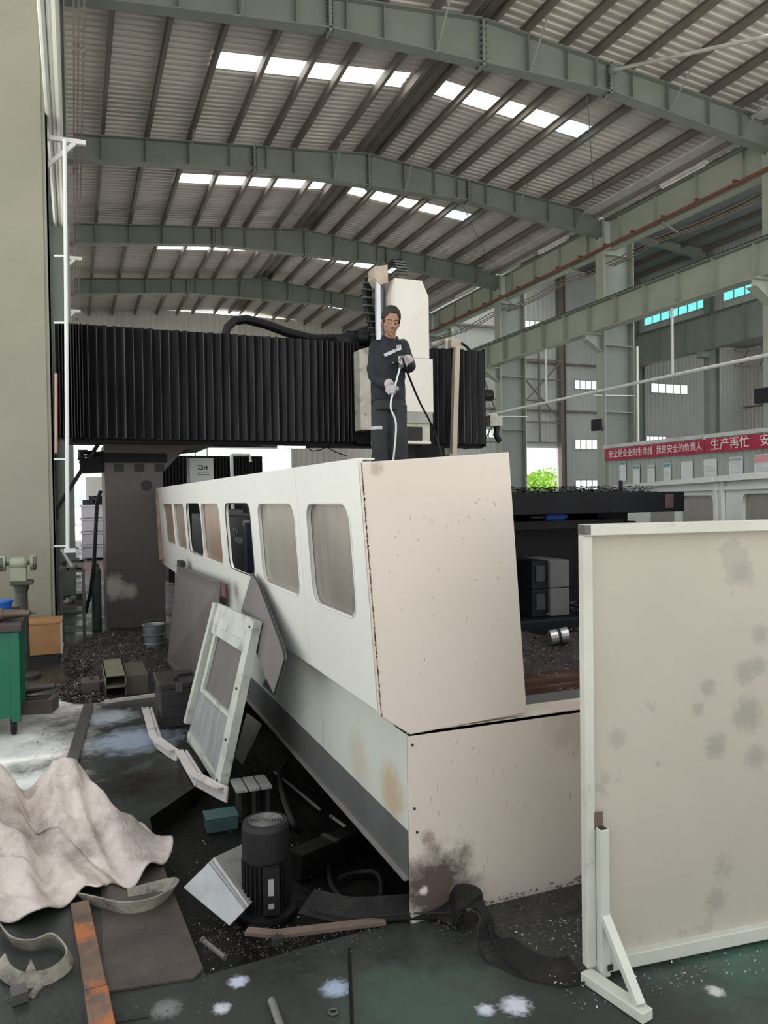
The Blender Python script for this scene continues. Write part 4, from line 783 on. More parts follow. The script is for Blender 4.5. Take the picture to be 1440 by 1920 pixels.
def tarp_h(x, y, r):
    e = max(0, 1 - r); base = (1 - r ** 2.2)
    A_ = math.exp(-(((x + .55) / .32) ** 2 + ((y - 4.15) / .42) ** 2)) * .40; B_ = math.exp(-(((x + .02) / .17) ** 2 + ((y - 4.12) / .32) ** 2)) * .36
    Cc = math.exp(-(((x - .2) / .16) ** 2 + ((y - 3.82) / .2) ** 2)) * .16
    v = math.exp(-(((x + .235 + (y - 4.1) * .18) / .05) ** 2)) * .10
    q = mnoise.noise(Vector((x * 3.1, y * 2.6, 1.3))) * .05 + mnoise.noise(Vector((x * 9 + y * 5, y * 3 - x * 4, 4.))) * .022
    fold = .018 * sin((x * 1.0 + y * .9) * 30 + 3 * mnoise.noise(Vector((x * 2, y * 2, 0)))) * math.exp(-(((x + .25) / .35) ** 2 + ((y - 3.62) / .25) ** 2))
    ridge = .05 * max(0, 1 - abs((x - .02) - (4.1 - y) * .35) / .06) * math.exp(-((y - 3.85) / .3) ** 2)
    cr = 0
    for s_, w_, f_ in ((2.6, .06, 1.), (4.3, .045, 5.), (8., .02, 2.)): cr += w_ * (1 - min(1, abs(mnoise.noise(Vector((x * s_ + f_, y * s_ * .7 + x * 1.5, f_)))) * 5)) * .8
    return max(.012, base * (.09 + A_ * .95 + B_ + Cc + q + fold + ridge + cr) - v * base + .012 + (.035 + .03 * sin(atan2(y - c.y, x - c.x) * 17)) * min(1, r) ** 6)
NR, NA = 56, 220; rows = []
for k in range(NR + 1):
    r = k / NR; row = []
    for i in range(NA):
        p = cat(outp, i / NA); q = c.lerp(p, r); row.append((q.x, q.y, tarp_h(q.x, q.y, r)))
    rows.append(row)
m_ = MB().loft(rows, True, False); n0 = len(m_.v)
o = obj('felt_sheet', m_, FELT, loc=(c.x, c.y, 0), smooth=True); setp(o, 'dirty pinkish white felt sheet heaped on the floor, lower left', 'sheet'); md = o.modifiers.new('s', 'SOLIDIFY'); md.thickness = .008; md.offset = -1
# straps -----------------------------------------------------------------
STRAP = mat('frayed_strap', (.26, .24, .19), .9, 0, .35, 14, .5, 80, .8, (.04, .035, .03), .5, .15, 9); DSTRAP = mat('dark_strap', (.035, .033, .034), .8, 0, .4, 10, .4, 60)
def sm(P, n=8):
    P = [Vector(p) for p in P]; out = []
    for k in range(len(P) - 1):
        p = [P[max(k - 1, 0)], P[k], P[k + 1], P[min(k + 2, len(P) - 1)]]
        for j in range(n):
            f = j / n; out.append(.5 * ((2 * p[1]) + (p[2] - p[0]) * f + (2 * p[0] - 5 * p[1] + 4 * p[2] - p[3]) * f * f + (3 * p[1] - p[0] - 3 * p[2] + p[3]) * f ** 3))
    return out + [P[-1]]
def strap(label, pts, w, tilt, mt, name='webbing_strap', cat_='strap', th=.006, extra=None):
    P = sm([Vector((*fl(x, y)[:2], z)) for x, y, z in pts]); n = len(P)
    o = thing(name, label, cat_, (P[0].x, P[0].y, 0))
    def side(k):
        t = (P[min(k + 1, n - 1)] - P[max(k - 1, 0)]).normalized(); s = t.cross(Vector((0, 0, 1))).normalized(); a = tilt(k / n); return s * cos(a) + Vector((0, 0, 1)) * sin(a)
    obj('band', MB().ribbon(P, w, th, side), mt, o, smooth=False); return o
strap('frayed dark strap curving out from under the felt sheet', [(150, 1690, .02), (185, 1705, .03), (230, 1718, .035), (280, 1712, .035), (318, 1690, .035), (326, 1672, .03), (295, 1673, .02), (240, 1684, .012)], .06, lambda u: radians(55 + 20 * sin(u * 5)), STRAP)
o = strap('loop of frayed tan strap lying at the lower left corner', [(0, 1752, .04), (25, 1778, .03), (60, 1785, .03), (100, 1775, .035), (128, 1800, .035), (126, 1822, .03), (90, 1842, .02), (40, 1848, .02), (12, 1838, .03), (0, 1815, .03)], .05, lambda u: radians(65 - 50 * max(0, u - .5)), STRAP)
p = fl(36, 1875); obj('buckle', MB().cbox((p.x, p.y, .02), .05, .06, .035, .2), RAW, o); obj('loose_end', MB().prism([fl(45, 1832), fl(58, 1800, .03), fl(70, 1828)], (0, 0, .006)), STRAP, o); obj('loose_end', MB().prism([fl(52, 1870), fl(62, 1874), fl(82, 1850), fl(70, 1848)], (0, 0, .006)), STRAP, o)
# motor in the pit ---------------------------------------------------------
MOT = mat('black_motor_paint', (.014, .0135, .014), .5, .0, .3, 6, .1, 40, .5, (.05, .047, .045), .6, .1, 10, spec=.3)
c3 = at(500, 1708, Z=-.115); R = .098; hh = .40
o = thing('electric_motor', 'black electric motor standing upright on its flange in the pit', 'motor', c3)
obj('body', MB().lathe([(R * .92, .03), (R * .92, hh * .62)], c3, 28), MOT, o, smooth=False)
for i in range(28):
    a = 2 * pi * i / 28
    if abs(((a + 1.9) % (2 * pi)) - .0) < .35: continue
    obj('cooling_fin', MB().cbox(c3 + Vector((cos(a) * R * .98, sin(a) * R * .98, hh * .34)), .02, .005, hh * .5, a), MOT, o)
obj('fan_cowl', MB().lathe([(R * 1.04, hh * .62), (R * 1.04, hh - .02), (R * .98, hh), (R * .78, hh + .004), (R * .78, hh - .006), (.004, hh - .006)], c3, 32), MOT, o)
gr = MB()
for k in range(6): gr.lathe([(R * (.12 + .12 * k), hh - .004), (R * (.12 + .12 * k) + .005, hh + .003), (R * (.12 + .12 * k) + .009, hh - .004)], c3, 28)
for k in range(4): gr.bar(c3 + Vector((cos(k * pi / 4) * R * .78, sin(k * pi / 4) * R * .78, hh)), c3 - Vector((cos(k * pi / 4) * R * .78, sin(k * pi / 4) * R * .78, -hh)), .006, .004)
obj('fan_grille', gr, mat('grille_grey', (.13, .125, .115), .5, .2), o)
obj('mounting_flange', MB().lathe([(R * 1.35, 0), (R * 1.35, .022), (R * 1.0, .03), (R, .05)], c3, 28), MOT, o)
vd = (Vector((0, 0, 0)) - Vector((c3.x, c3.y, 0))).normalized(); sd = Vector((-vd.y, vd.x, 0)); pp = c3 + vd * (R + .012) + sd * .02 + Vector((0, 0, hh * .36))
Mo = Matrix((sd, vd, (0, 0, 1))).transposed(); obj('terminal_strip', MB().cbox(pp, .07, .03, hh * .5, M=Mo), MOT, o); obj('name_plate', MB().cbox(pp + vd * .017 + Vector((0, 0, .02)), .024, .004, .07, M=Mo), mat('label_grey', (.34, .34, .29), .5), o); obj('name_plate', MB().cbox(pp + vd * .017 + Vector((0, 0, -.06)), .024, .004, .02, M=Mo), MATS['label_grey'], o)
# bent grey sheet ------------------------------------------------------------
ALU = mat('worn_grey_sheet', (.36, .37, .37), .5, .1, .2, 5, .25, 50, .6, (.12, .11, .10), .58, .12, 9)
ALUD = mat('dull_grey_sheet', (.27, .265, .25), .6, .1, .25, 5, .25, 50, .6, (.10, .09, .08), .55, .12, 9)
h0 = at(405, 1665, Z=.01); n1 = Vector((-.30, -.42, .86)).normalized()
a, b, c_, d = [at(x, y, pl=(h0, n1)) for x, y in ((344, 1664), (402, 1607), (466, 1698), (430, 1735))]
n2 = (c_ - b).cross(Vector((.8, .5, -.28))).normalized(); e, f = at(456, 1582, pl=(b, n2)), at(500, 1660, pl=(b, n2))
o = thing('bent_sheet', 'bent pale grey sheet metal propped against the motor', 'sheet metal', (b.x, b.y, -.1)); nn = n1 * -.005
obj('front_leaf', MB().prism([a, b, c_, d], nn), ALU, o); obj('back_leaf', MB().prism([b, e, f, c_], nn), ALUD, o)
for t_ in (.10, .18): obj('fold_crease', MB().bar(a.lerp(b, 1 - t_) + n1 * .001, d.lerp(c_, 1 - t_) + n1 * .001, .006, .004), ALUD, o)
# leaning frame door -----------------------------------------------------------
FRM = mat('scuffed_door_paint', (.47, .49, .43), .5, 0, .18, 5, .12, 40, .7, (.16, .14, .11), .54, .12, 6)
GALV = mat('brushed_grey', (.30, .30, .29), .55, .2, .25, 9, .2, 60, stretch=(1, 1, .25))
DBR = mat('brown_grey_sheet', (.115, .098, .09), .55, 0, .2, 3, .08, 25, .3, (.2, .17, .15), .6, .12, 3, stretch=(1, 1, .25))
bn, bf = fl(424, 1488), fl(348, 1390); tn, tf_ = at(492, 1166, X=bn.x + .20), at(412, 1131, X=bf.x + .24)
o = thing('leaning_door', 'scuffed frame door with brown pane leaning against the white guard', 'door panel', bn)
def dq(s, t): return bn.lerp(bf, s).lerp(tn.lerp(tf_, s), t)
ndr = (bf - bn).cross(tn - bn).normalized(); ndr = ndr if ndr.x < 0 else -ndr
def slab(s0, s1, t0, t1, th, off, nm, mt):
    return obj(nm, MB().prism([dq(s0, t0) + ndr * off, dq(s1, t0) + ndr * off, dq(s1, t1) + ndr * off, dq(s0, t1) + ndr * off], ndr * th), mt, o)
slab(.0, .10, 0, 1, .05, 0, 'stile', FRM); slab(.94, 1, .14, 1, .05, 0, 'stile', FRM); slab(.10, .94, .86, 1, .03, 0, 'top_rail', FRM)
slab(.10, .94, .02, .42, .012, .0, 'kick_panel', GALV); slab(.10, .94, .42, .86, .008, .0, 'window_pane', DBR)
slab(.14, .9, .80, .86, .03, .008, 'pane_bead', FRM); slab(.12, .17, .28, .84, .022, .008, 'pane_bead', FRM); slab(.80, .86, .42, .84, .022, .008, 'pane_bead', FRM); slab(.17, .86, .40, .425, .02, .008, 'pane_bead', FRM)
for s, t_ in ((.05, .96), (.05, .6), (.05, .3), (.05, .06)): obj('screw', MB().cbox(dq(s, t_) + ndr * .052, .012, .012, .012), SEAM, o)
obj('bottom_fold', MB().prism([dq(.0, 0), dq(.9, .06), dq(.9, .1), dq(0, .03)], ndr * .03), FRM, o)
# bent channel strips
PINKS = mat('pinkish_white_sheet', (.54, .50, .47), .55, 0, .15, 6, .15, 40, .8, (.12, .09, .07), .56, .1, 9)
def strip(label, pts, w, mt, name='bent_channel'):
    P = [at(x, y, Z=z) for x, y, z in pts]; o = thing(name, label, 'sheet metal', (P[0].x, P[0].y, 0)); n = len(P)
    for i in range(n - 1):
        obj('web', MB().bar(P[i], P[i + 1], .012, w, (.35, -.55, .75)), mt, o); obj('lip', MB().bar(P[i] + Vector((-.03, .02, w * .42)), P[i + 1] + Vector((-.03, .02, w * .42)), .05, .008), PINKS, o)
    return o
strip('left bent pale channel strip lying before the small dark chest', [(280, 1335, .06), (297, 1392, .05), (333, 1418, .03)], .08, PINKS)
strip('right bent pale channel strip curling below the leaning door', [(345, 1418, .05), (372, 1462, .045), (408, 1482, .03), (426, 1490, .03)], .085, PINKS)
o = thing('sheet_corner', 'yellowish grey sheet corner sticking out behind the leaning door', 'sheet metal', fl(470, 1400, -.05)); obj('leaf', MB().prism([at(462, 1338, Z=.22), at(488, 1358, Z=.2), at(452, 1432, Z=-.02), at(440, 1420, Z=-.02)], (.01, .006, 0)), mat('yellow_grey', (.30, .29, .22), .6, 0, .2, 8), o); obj('fold', MB().bar(at(488, 1358, Z=.2), at(452, 1432, Z=-.02), .02, .012), ALUD, o)
# brown leaning panels
o = thing('brown_panel', 'big brown-grey sheet panel leaning on the guard, behind the frame door', 'panel', fl(315, 1245)); a, b, c_, d = fl(313, 1243), fl(392, 1318), at(414, 1092, X=.99), at(332, 1060, X=.99)
obj('sheet', MB().prism([a, b, c_, d], (.012, .01, 0)), DBR, o); obj('top_lip', MB().bar(d, c_, .04, .012), DBR, o); p = at(421, 1098, X=.99); obj('torn_tab', MB().cbox(p + Vector((0, 0, -.03)), .02, .16, .1), mat('dark_red_paint', (.09, .03, .025), .6), o)
obj('crust', MB().cbox(at(340, 1056, X=.99), .05, .3, .05), SEAM, o)
o = thing('brown_panel', 'smaller pointed brown sheet panel leaning under the open window', 'panel', at(515, 1303, X=.86)); pts = [at(472, 1075, X=1.03), at(484, 1092, X=1.02), at(530, 1212, X=.99), at(534, 1236, X=.97), at(514, 1302, X=.93), at(497, 1270, X=.93), at(452, 1144, X=1.0)]
obj('sheet', MB().prism(pts, (.012, 0, 0)), DBR, o); obj('edge', MB().tube(pts[:5], .006, 5), SEAM, o)
o = thing('paper_scrap', 'white pointed scrap standing by the kick strip', 'scrap', at(500, 1270, X=1.12)); obj('scrap', MB().prism([at(492, 1285, X=1.13), at(500, 1268, X=1.13), at(514, 1304, X=1.13)], (.006, 0, 0)), ALU, o); obj('fold', MB().bar(at(500, 1268, X=1.125), at(514, 1304, X=1.125), .006, .006), ALUD, o)
# dark chest, box tube offcut, bucket
CH = mat('dark_chest', (.026, .022, .022), .5, 0, .25, 5, .1, 30, .5, (.10, .07, .06), .6, .1, 6)
p, q = fl(302, 1368), fl(376, 1368); o = thing('tool_chest', 'small dark lidded chest beside the leaning door', 'chest', p)
hz = .34; obj('body', MB().box(p.x, q.x, p.y, p.y + .42, 0, hz - .05), CH, o, bevel=.01); obj('lid', MB().box(p.x - .012, q.x + .012, p.y - .012, p.y + .43, hz - .05, hz), CH, o, bevel=.008)
for i in range(2): obj('rib', MB().box(p.x, q.x, p.y - .008, p.y, .08 + i * .09, .10 + i * .09), CH, o)
obj('hasp', MB().cbox(((p.x + q.x) / 2, p.y - .016, hz - .04), .05, .012, .06), BOLT, o); obj('lid_debris', MB().cbox((p.x + .1, p.y + .1, hz + .012), .03, .12, .03, .3).cbox((p.x + .2, p.y + .2, hz + .01), .12, .03, .02, .2), SEAM, o)
TUBE = mat('greenish_tube_steel', (.20, .18, .12), .6, .2, .25, 6, .1); p = fl(198, 1312); q = fl(235, 1312)
o = thing('tube_offcut', 'short twin square steel tube offcut lying left of the dark chest', 'tube', p)
for j in range(2):
    z0 = j * .10; m_ = MB(); x0, x1, y0, y1 = p.x, p.x + .17, p.y, p.y + .75
    m_.box(x0, x1, y0, y1, z0, z0 + .008).box(x0, x1, y0, y1, z0 + .092, z0 + .1).box(x0, x0 + .008, y0, y1, z0, z0 + .1).box(x1 - .008, x1, y0, y1, z0, z0 + .1); obj('wall', m_, TUBE if j else RAW, o)
obj('side_plate', MB().box(p.x + .17, p.x + .36, p.y + .1, p.y + .7, 0, .16), mat('brown_plate', (.085, .07, .05), .6), o)
o = thing('white_batten', 'thin whitish batten on the floor before the tube offcut', 'batten', fl(200, 1318)); a, b = fl(196, 1319), fl(300, 1305); obj('batten', MB().bar((a.x, a.y, .014), (b.x, b.y, .014), .025, .026), PINKS, o); obj('nail', MB().cbox((a.x + .05, a.y, .032), .01, .01, .014), BOLT, o)
GAL = mat('galvanised_steel', (.20, .22, .22), .4, .5, .2, 6, .05); p = fl(289, 1222); o = thing('bucket', 'dull galvanised bucket standing in the chips by the gantry leg', 'bucket', p)
obj('shell', MB().lathe([(.085, 0), (.12, .30), (.128, .31), (.12, .315), (.114, .30), (.08, .02), (.0, .02)], p, 24), GAL, o)
for z in (.1, .2): obj('hoop', MB().lathe([(.085 + z * .117, z - .008), (.094 + z * .117, z), (.085 + z * .117, z + .008)], p, 24), GAL, o)
obj('handle', MB().tube([p + Vector((.12 * cos(a), 0.0, .30 + .02 + .05 * sin(a))) for a in [pi * k / 10 for k in range(11)]], .004, 5), BOLT, o)
# pallet wood, teal box, rods in the pit, hoses
o = thing('broken_crate', 'broken slatted pale crate piece in the pit beyond the motor', 'crate', at(475, 1530, Z=-.1)); p = at(474, 1530, Z=-.1)
for i in range(3): obj('slat', MB().cbox(p + Vector((-.07 + i * .07, .04, .17)), .06, .2, .014), ALUD, o)
for i in range(3): obj('leg', MB().cbox(p + Vector((-.08 + i * .08, .04, .075)), .02, .15, .17), CH, o)
o = thing('teal_box', 'flat dark teal box in the pit left of the motor', 'box', at(418, 1560, Z=-.12)); p = at(418, 1560, Z=-.12); TEALD = mat('dark_teal', (.035, .085, .085), .5, 0, .2, 6); obj('body', MB().box(p.x - .085, p.x + .085, p.y, p.y + .12, -.12, -.05), TEALD, o, bevel=.006); obj('lid', MB().box(p.x - .09, p.x + .09, p.y - .005, p.y + .125, -.05, -.035), TEALD, o, bevel=.004)
for lab, pts in (('upper pale steel rod lying in the black pit along the skirt', [(515, 1448), (600, 1518)]), ('lower pale steel rod lying in the black pit along the skirt', [(620, 1530), (656, 1556)])):
    a, b = at(*pts[0], Z=-.09), at(*pts[1], Z=-.09); o = thing('steel_rod', lab, 'rod', a); obj('rod', MB().tube([a, b], .009, 8), mat('rod_steel', (.26, .25, .25), .45, .4), o); obj('collar', MB().tube([a.lerp(b, .1), a.lerp(b, .13)], .014, 8), BOLT, o)
o = thing('pit_board', 'black oily plank slanting through the pit right of the motor', 'plank', at(560, 1640, Z=-.1)); a, b = at(553, 1622, Z=-.04), at(700, 1560, Z=-.04); obj('plank', MB().bar(a, b, .10, .12), PITM, o); obj('cleat', MB().bar(a.lerp(b, .4) + Vector((0, 0, .06)), a.lerp(b, .45) + Vector((0, 0, .06)), .11, .012), SEAM, o)
RUB = mat('black_rubber', (.012, .0115, .011), .55, 0, .35, 6, .3, 40, .7, (.035, .029, .025), .56, .12, 10, spec=.2)
o = thing('rubber_hose', 'black rubber hose looped in the pit below the skirt corner', 'hose', at(680, 1680, Z=-.1)); obj('hose', MB().tube(sm([at(x, y, Z=z) for x, y, z in ((615, 1622, -.09), (622, 1660, -.09), (650, 1690, -.08), (700, 1700, -.07), (716, 1668, -.07), (706, 1638, -.08), (670, 1636, -.09), (634, 1648, -.09))]), .012, 8), RUB, o)
o = thing('rubber_hose', 'black hose rising at the right of the motor from the pit', 'hose', at(545, 1600, Z=-.1)); obj('hose', MB().tube(sm([at(x, y, Z=z) for x, y, z in ((560, 1560, -.08), (548, 1540, 0.0), (530, 1490, .05), (525, 1450, -.02), (540, 1430, -.08))]), .016, 8), RUB, o)
for k, (lab, pts, w) in enumerate((('twisted rubber belt lying along the front box foot', [(575, 1690, .01), (640, 1705, .02), (700, 1705, .03), (770, 1700, .035), (830, 1700, .04), (862, 1705, .06)], .13), ('rubber belt rolled over itself and trailing towards the panel stand', [(845, 1720, .015), (860, 1690, .10), (885, 1688, .115), (905, 1715, .08), (930, 1770, .03), (985, 1815, .012), (1050, 1830, .01), (1085, 1822, .01)], .14))):
    P = sm([at(x, y, Z=z) for x, y, z in pts]); o = thing('rubber_belt', lab, 'belt', (P[0].x, P[0].y, 0)); obj('band', MB().ribbon(P, w, .008, lambda k: (.25, .9, .25)), RUB, o)
    obj('frayed_edge', MB().tube([q + Vector((-.25, -.9, 0)) * (w * .47) + Vector((0, 0, .003)) for q in P], .0035, 5), RUB, o)
o = thing('edge_plank', 'thin brownish board along the pit edge in front of the motor', 'board', fl(590, 1745)); a, m1, b = fl(462, 1752), fl(520, 1758), fl(722, 1733); obj('board', MB().bar((a.x, a.y, .012), (m1.x, m1.y, .014), .04, .014).bar((m1.x, m1.y, .014), (b.x, b.y, .014), .045, .014), mat('oily_wood', (.12, .085, .065), .6, 0, .3, 8), o); obj('block', MB().cbox((m1.x - .01, m1.y - .045, .015), .04, .03, .028), SEAM, o)
o = thing('steel_rod', 'short grey rod standing out at the bottom edge of the photo', 'rod', fl(515, 1905)); a, b = fl(509, 1884), fl(532, 1950); obj('rod', MB().tube([(a.x, a.y, .014), (b.x, b.y, .014)], .013, 12), mat('rod_grey', (.20, .19, .17), .5, .3), o); obj('chamfer', MB().tube([(a.x, a.y, .014), (a.x - .002, a.y + .006, .014)], [.013, .008], 12), RAW, o)
p = fl(625, 1899); o = obj('washer_ring', MB().loft([[p + Vector(((.014 + .004 * cos(b)) * cos(a), (.014 + .004 * cos(b)) * sin(a), .004 + .004 * sin(b))) for b in [2 * pi * j / 6 for j in range(6)]] for a in [2 * pi * i / 16 for i in range(17)]], True, False), RAW, loc=p); setp(o, 'small dark ring lying on the wet green floor', 'ring')
o = thing('steel_rod', 'pale rod in the rubble at the pit corner below the grey sheet', 'rod', fl(400, 1790)); a, b = fl(380, 1768), fl(422, 1802); obj('rod', MB().tube([(a.x, a.y, .012), (b.x, b.y, .012)], .01, 8), RAW, o); obj('collar', MB().tube([(a.x, a.y, .012), (a.x + .004, a.y - .01, .012)], .014, 8), BOLT, o)
o = thing('long_wire', 'thin black wire lying at the bottom left by the rusty bar', 'wire', fl(240, 1915)); obj('wire', MB().tube([fl(215, 1917, .004), fl(245, 1911, .004), fl(279, 1905, .004)], .003, 5), SEAM, o)
# green cart, grinder, wooden box, arbor ----------------------------------------
GRN = mat('green_cart_paint', (.0, .115, .062), .42, 0, .15, 2, .03, 30, .4, (.02, .05, .035), .6, .1, 6); DKW = mat('dark_worktop', (.055, .04, .036), .6, 0, .3, 5, .1)
p = fl(40, 1378); xr_ = p.x + .0; y0 = p.y; o = thing('tool_cart', 'green steel tool cart with dark worktop at the left edge', 'cart', (xr_, y0, 0)); ztop = at(48, 1168, Y=y0).z
obj('cabinet', MB().box(xr_ - .9, xr_ - .055, y0, y0 + .6, .13, ztop - .06), GRN, o, bevel=.006); obj('corner_post', MB().box(xr_ - .06, xr_, y0 - .012, y0 + .03, .10, ztop - .06), GRN, o, bevel=.004); obj('corner_post', MB().box(xr_ - .06, xr_, y0 + .56, y0 + .61, .10, ztop - .06), GRN, o)
obj('worktop', MB().box(xr_ - .95, xr_ + .02, y0 - .04, y0 + .65, ztop - .055, ztop), DKW, o, bevel=.008)
for x, y in ((xr_ - .05, y0 + .04), (xr_ - .05, y0 + .55)):
    w_ = obj('caster', MB().cbox((x, y, .11), .05, .05, .05), BOLT, o); obj('wheel', MB().lathe([(.01, -.018), (.055, -.018), (.06, 0), (.055, .018), (.01, .018)], (x, y, .06), 18, 'X'), RUB, w_)
TANM = mat('tarnished_tool', (.14, .10, .075), .45, .5, .35, 10)
def arbor(label, c, Mx, s=1.0, mt=TANM):
    c = Vector(c); o = thing('tool_arbor', label, 'tool', c); obj('flange', MB().lathe([(.03 * s, -.16 * s), (.05 * s, -.155 * s), (.05 * s, -.12 * s), (.042 * s, -.115 * s), (.042 * s, -.10 * s), (.05 * s, -.095 * s), (.05 * s, -.06 * s)], c, 18, M=Mx), mt, o); obj('taper', MB().lathe([(.04 * s, -.06 * s), (.024 * s, .12 * s), (.012 * s, .13 * s)], c, 18, M=Mx), mt, o); obj('pull_stud', MB().lathe([(.008 * s, .12 * s), (.012 * s, .16 * s)], c, 10, M=Mx), BOLT, o)
MX = Matrix.Rotation(pi / 2, 3, 'Y')
arbor('tapered tool arbor lying on the cart worktop', (at(22, 1158, Y=y0 + .15).x, y0 + .15, ztop + .052), MX, 1.0); 
p = at(68, 1291, Y=y0 + .75); p.z = max(p.z, .105); arbor('tapered tool arbor lying on the floor right of the green cart', (p.x, p.y, .17), MX, 1.15, mat('dark_tool', (.10, .085, .08), .4, .5, .3, 8))
o = thing('wood_block', 'flat dark wooden block below the arbor beside the green cart', 'block', (p.x, p.y - .15, 0)); obj('block', MB().cbox((p.x + .02, p.y - .1, .055), .26, .2, .11, -.25), mat('oily_block', (.10, .08, .06), .7, 0, .3, 7, .15), o, bevel=.006); obj('chip_layer', MB().cbox((p.x + .0, p.y - .1, .113), .2, .14, .006, -.25), SEAM, o)
CI = mat('grinder_cast', (.30, .32, .22), .55, .1, .2, 6, .1, 30, .5, (.1, .1, .08), .58, .1, 8); yg = y0 + 2.05; mat('dark_cast', (.07, .068, .06), .6, .2, .3, 8, .15)
g0 = at(34, 1056, Y=yg); k_ = .62; o = thing('bench_grinder', 'pale green double wheel bench grinder on a dark pedestal, left', 'grinder', (g0.x, yg, 0))
obj('motor_body', MB().lathe([(.03 * k_, -.13 * k_), (.075 * k_, -.12 * k_), (.095 * k_, -.08 * k_), (.095 * k_, .08 * k_), (.075 * k_, .12 * k_), (.03 * k_, .13 * k_)], (g0.x, yg, g0.z), 20, 'X'), CI, o)
for s in (-1, 1):
    wx = g0.x + s * .215 * k_; gd_ = obj('wheel_guard', MB().lathe([(.02, -.025), (.075, -.025), (.075, .025), (.02, .025)], (wx, yg, g0.z), 20, 'X'), CI, o); obj('grinding_wheel', MB().lathe([(.02, -.016), (.065, -.016), (.065, .016), (.02, .016)], (wx + s * .014, yg - .02, g0.z), 20, 'X'), BOLT, gd_); obj('tool_rest', MB().cbox((wx, yg - .095, g0.z - .04), .05, .04, .01), BOLT, gd_); obj('shaft', MB().tube([(g0.x + s * .06, yg, g0.z), (wx, yg, g0.z)], .02, 10), BOLT, o)
zc_ = at(34, 1096, Y=yg).z; obj('foot', MB().box(g0.x - .07, g0.x + .07, yg - .06, yg + .06, zc_ + .04, g0.z - .04), CI, o); obj('table_plate', MB().box(g0.x - .07, g0.x + .13, yg - .1, yg + .1, zc_, zc_ + .04), MATS['dark_cast'], o, bevel=.005)
obj('pedestal', MB().lathe([(.16, 0), (.16, .03), (.07, .06), (.058, zc_ - .08), (.08, zc_)], (g0.x + .02, yg, 0), 14), MATS['dark_cast'], o)
p = at(5, 1122, Y=y0 + .3); o = thing('blue_tub', 'blue plastic tub at the left edge on the cart', 'tub', (p.x, y0 + .3, ztop)); obj('shell', MB().lathe([(.05, .0), (.066, .13), (.07, .13), (.07, .14), (.062, .14), (.046, .012), (.0, .012)], (p.x, y0 + .3, ztop), 20), mat('blue_plastic', (.01, .10, .42), .35), o); obj('rim', MB().lathe([(.066, .12), (.074, .125), (.074, .14), (.066, .145)], (p.x, y0 + .3, ztop), 20), MATS['blue_plastic'], o)
o = thing('scrap_heap', 'dark small tools and swarf heaped on the cart worktop', 'scrap', (xr_ - .1, y0 + .35, ztop)); rr = random.Random(12)
for i in range(14): obj('piece', MB().cbox((xr_ - .04 - rr.random() * .3, y0 + .35 + rr.random() * .2, ztop + .02 + .02 * (i % 2)), .08, .04, .04, rr.uniform(0, 3)), DKW, o)
WOOD = mat('orange_plywood', (.36, .185, .075), .65, 0, .25, 2.5, .08, 30, .4, (.2, .1, .05), .6, .12, 4, stretch=(.6, 1, 2))
p, q = fl(52, 1248), fl(117, 1246); o = thing('plywood_box', 'orange plywood box on dark runners behind the green cart', 'box', p); ht = at(80, 1170, Y=p.y).z; q.x = at(116, 1240, Y=p.y).x; p.x -= .25
obj('panel', MB().box(p.x, q.x, p.y, p.y + .015, .10, ht), WOOD, o); obj('side', MB().box(q.x - .015, q.x, p.y + .015, p.y + .42, .10, ht), WOOD, o); obj('lid', MB().box(p.x - .01, q.x + .012, p.y - .01, p.y + .43, ht, ht + .018), WOOD, o); obj('corner_batten', MB().box(q.x - .01, q.x + .012, p.y - .012, p.y + .03, .10, ht), TIMB, o)
for y in (p.y + .02, p.y + .32): obj('runner', MB().box(p.x, q.x - .02, y, y + .08, 0, .10), SEAM, o)
p = at(118, 1130, Y=10.2); o = thing('steel_stool', 'dark cluttered stand of scrap between left column and gantry leg', 'stand', (.0, 10.3, 0)); xs0, xs1 = at(112, 1100, Y=10.2).x, at(160, 1100, Y=10.2).x; zs_ = at(130, 1070, Y=10.2).z
for x in (xs0 + .02, xs1 - .02):
    for y in (10.2, 10.55): obj('leg', MB().bar((x, y, 0), (x, y, zs_), .035, .035), RAW, o)
obj('shelf', MB().box(xs0, xs1, 10.18, 10.58, zs_ - .02, zs_), RAW, o); obj('shelf', MB().box(xs0, xs1, 10.18, 10.58, zs_ * .5 - .02, zs_ * .5), RAW, o)
rr = random.Random(9)
for i in range(16): obj('scrap_part', MB().cbox((rr.uniform(xs0 + .03, xs1 - .03), 10.3 + rr.uniform(0, .2), (zs_ if i % 2 else zs_ * .5) + .03 + .03 * (i % 3)), .1, .1, .06, rr.uniform(0, 3)), (RAW, ALUD, CH)[i % 3], o)
obj('cross_bar', MB().bar(at(115, 1030, Y=10.15), at(135, 1062, Y=10.15), .03, .03), WPIPE, o)
o = thing('gas_bottle', 'dark green upright cylinder close left of the gantry leg', 'cylinder', (at(181, 1100, Y=10.6).x, 10.7, 0)); p = Vector((at(181, 1100, Y=10.6).x, 10.7, 0)); obj('shell', MB().lathe([(.05, 0), (.06, .02), (.06, .8), (.03, .88), (.015, .9)], p, 16), mat('bottle_green', (.02, .04, .035), .5), o); obj('valve', MB().cbox(p + Vector((0, 0, .92)), .03, .05, .05), BOLT, o)
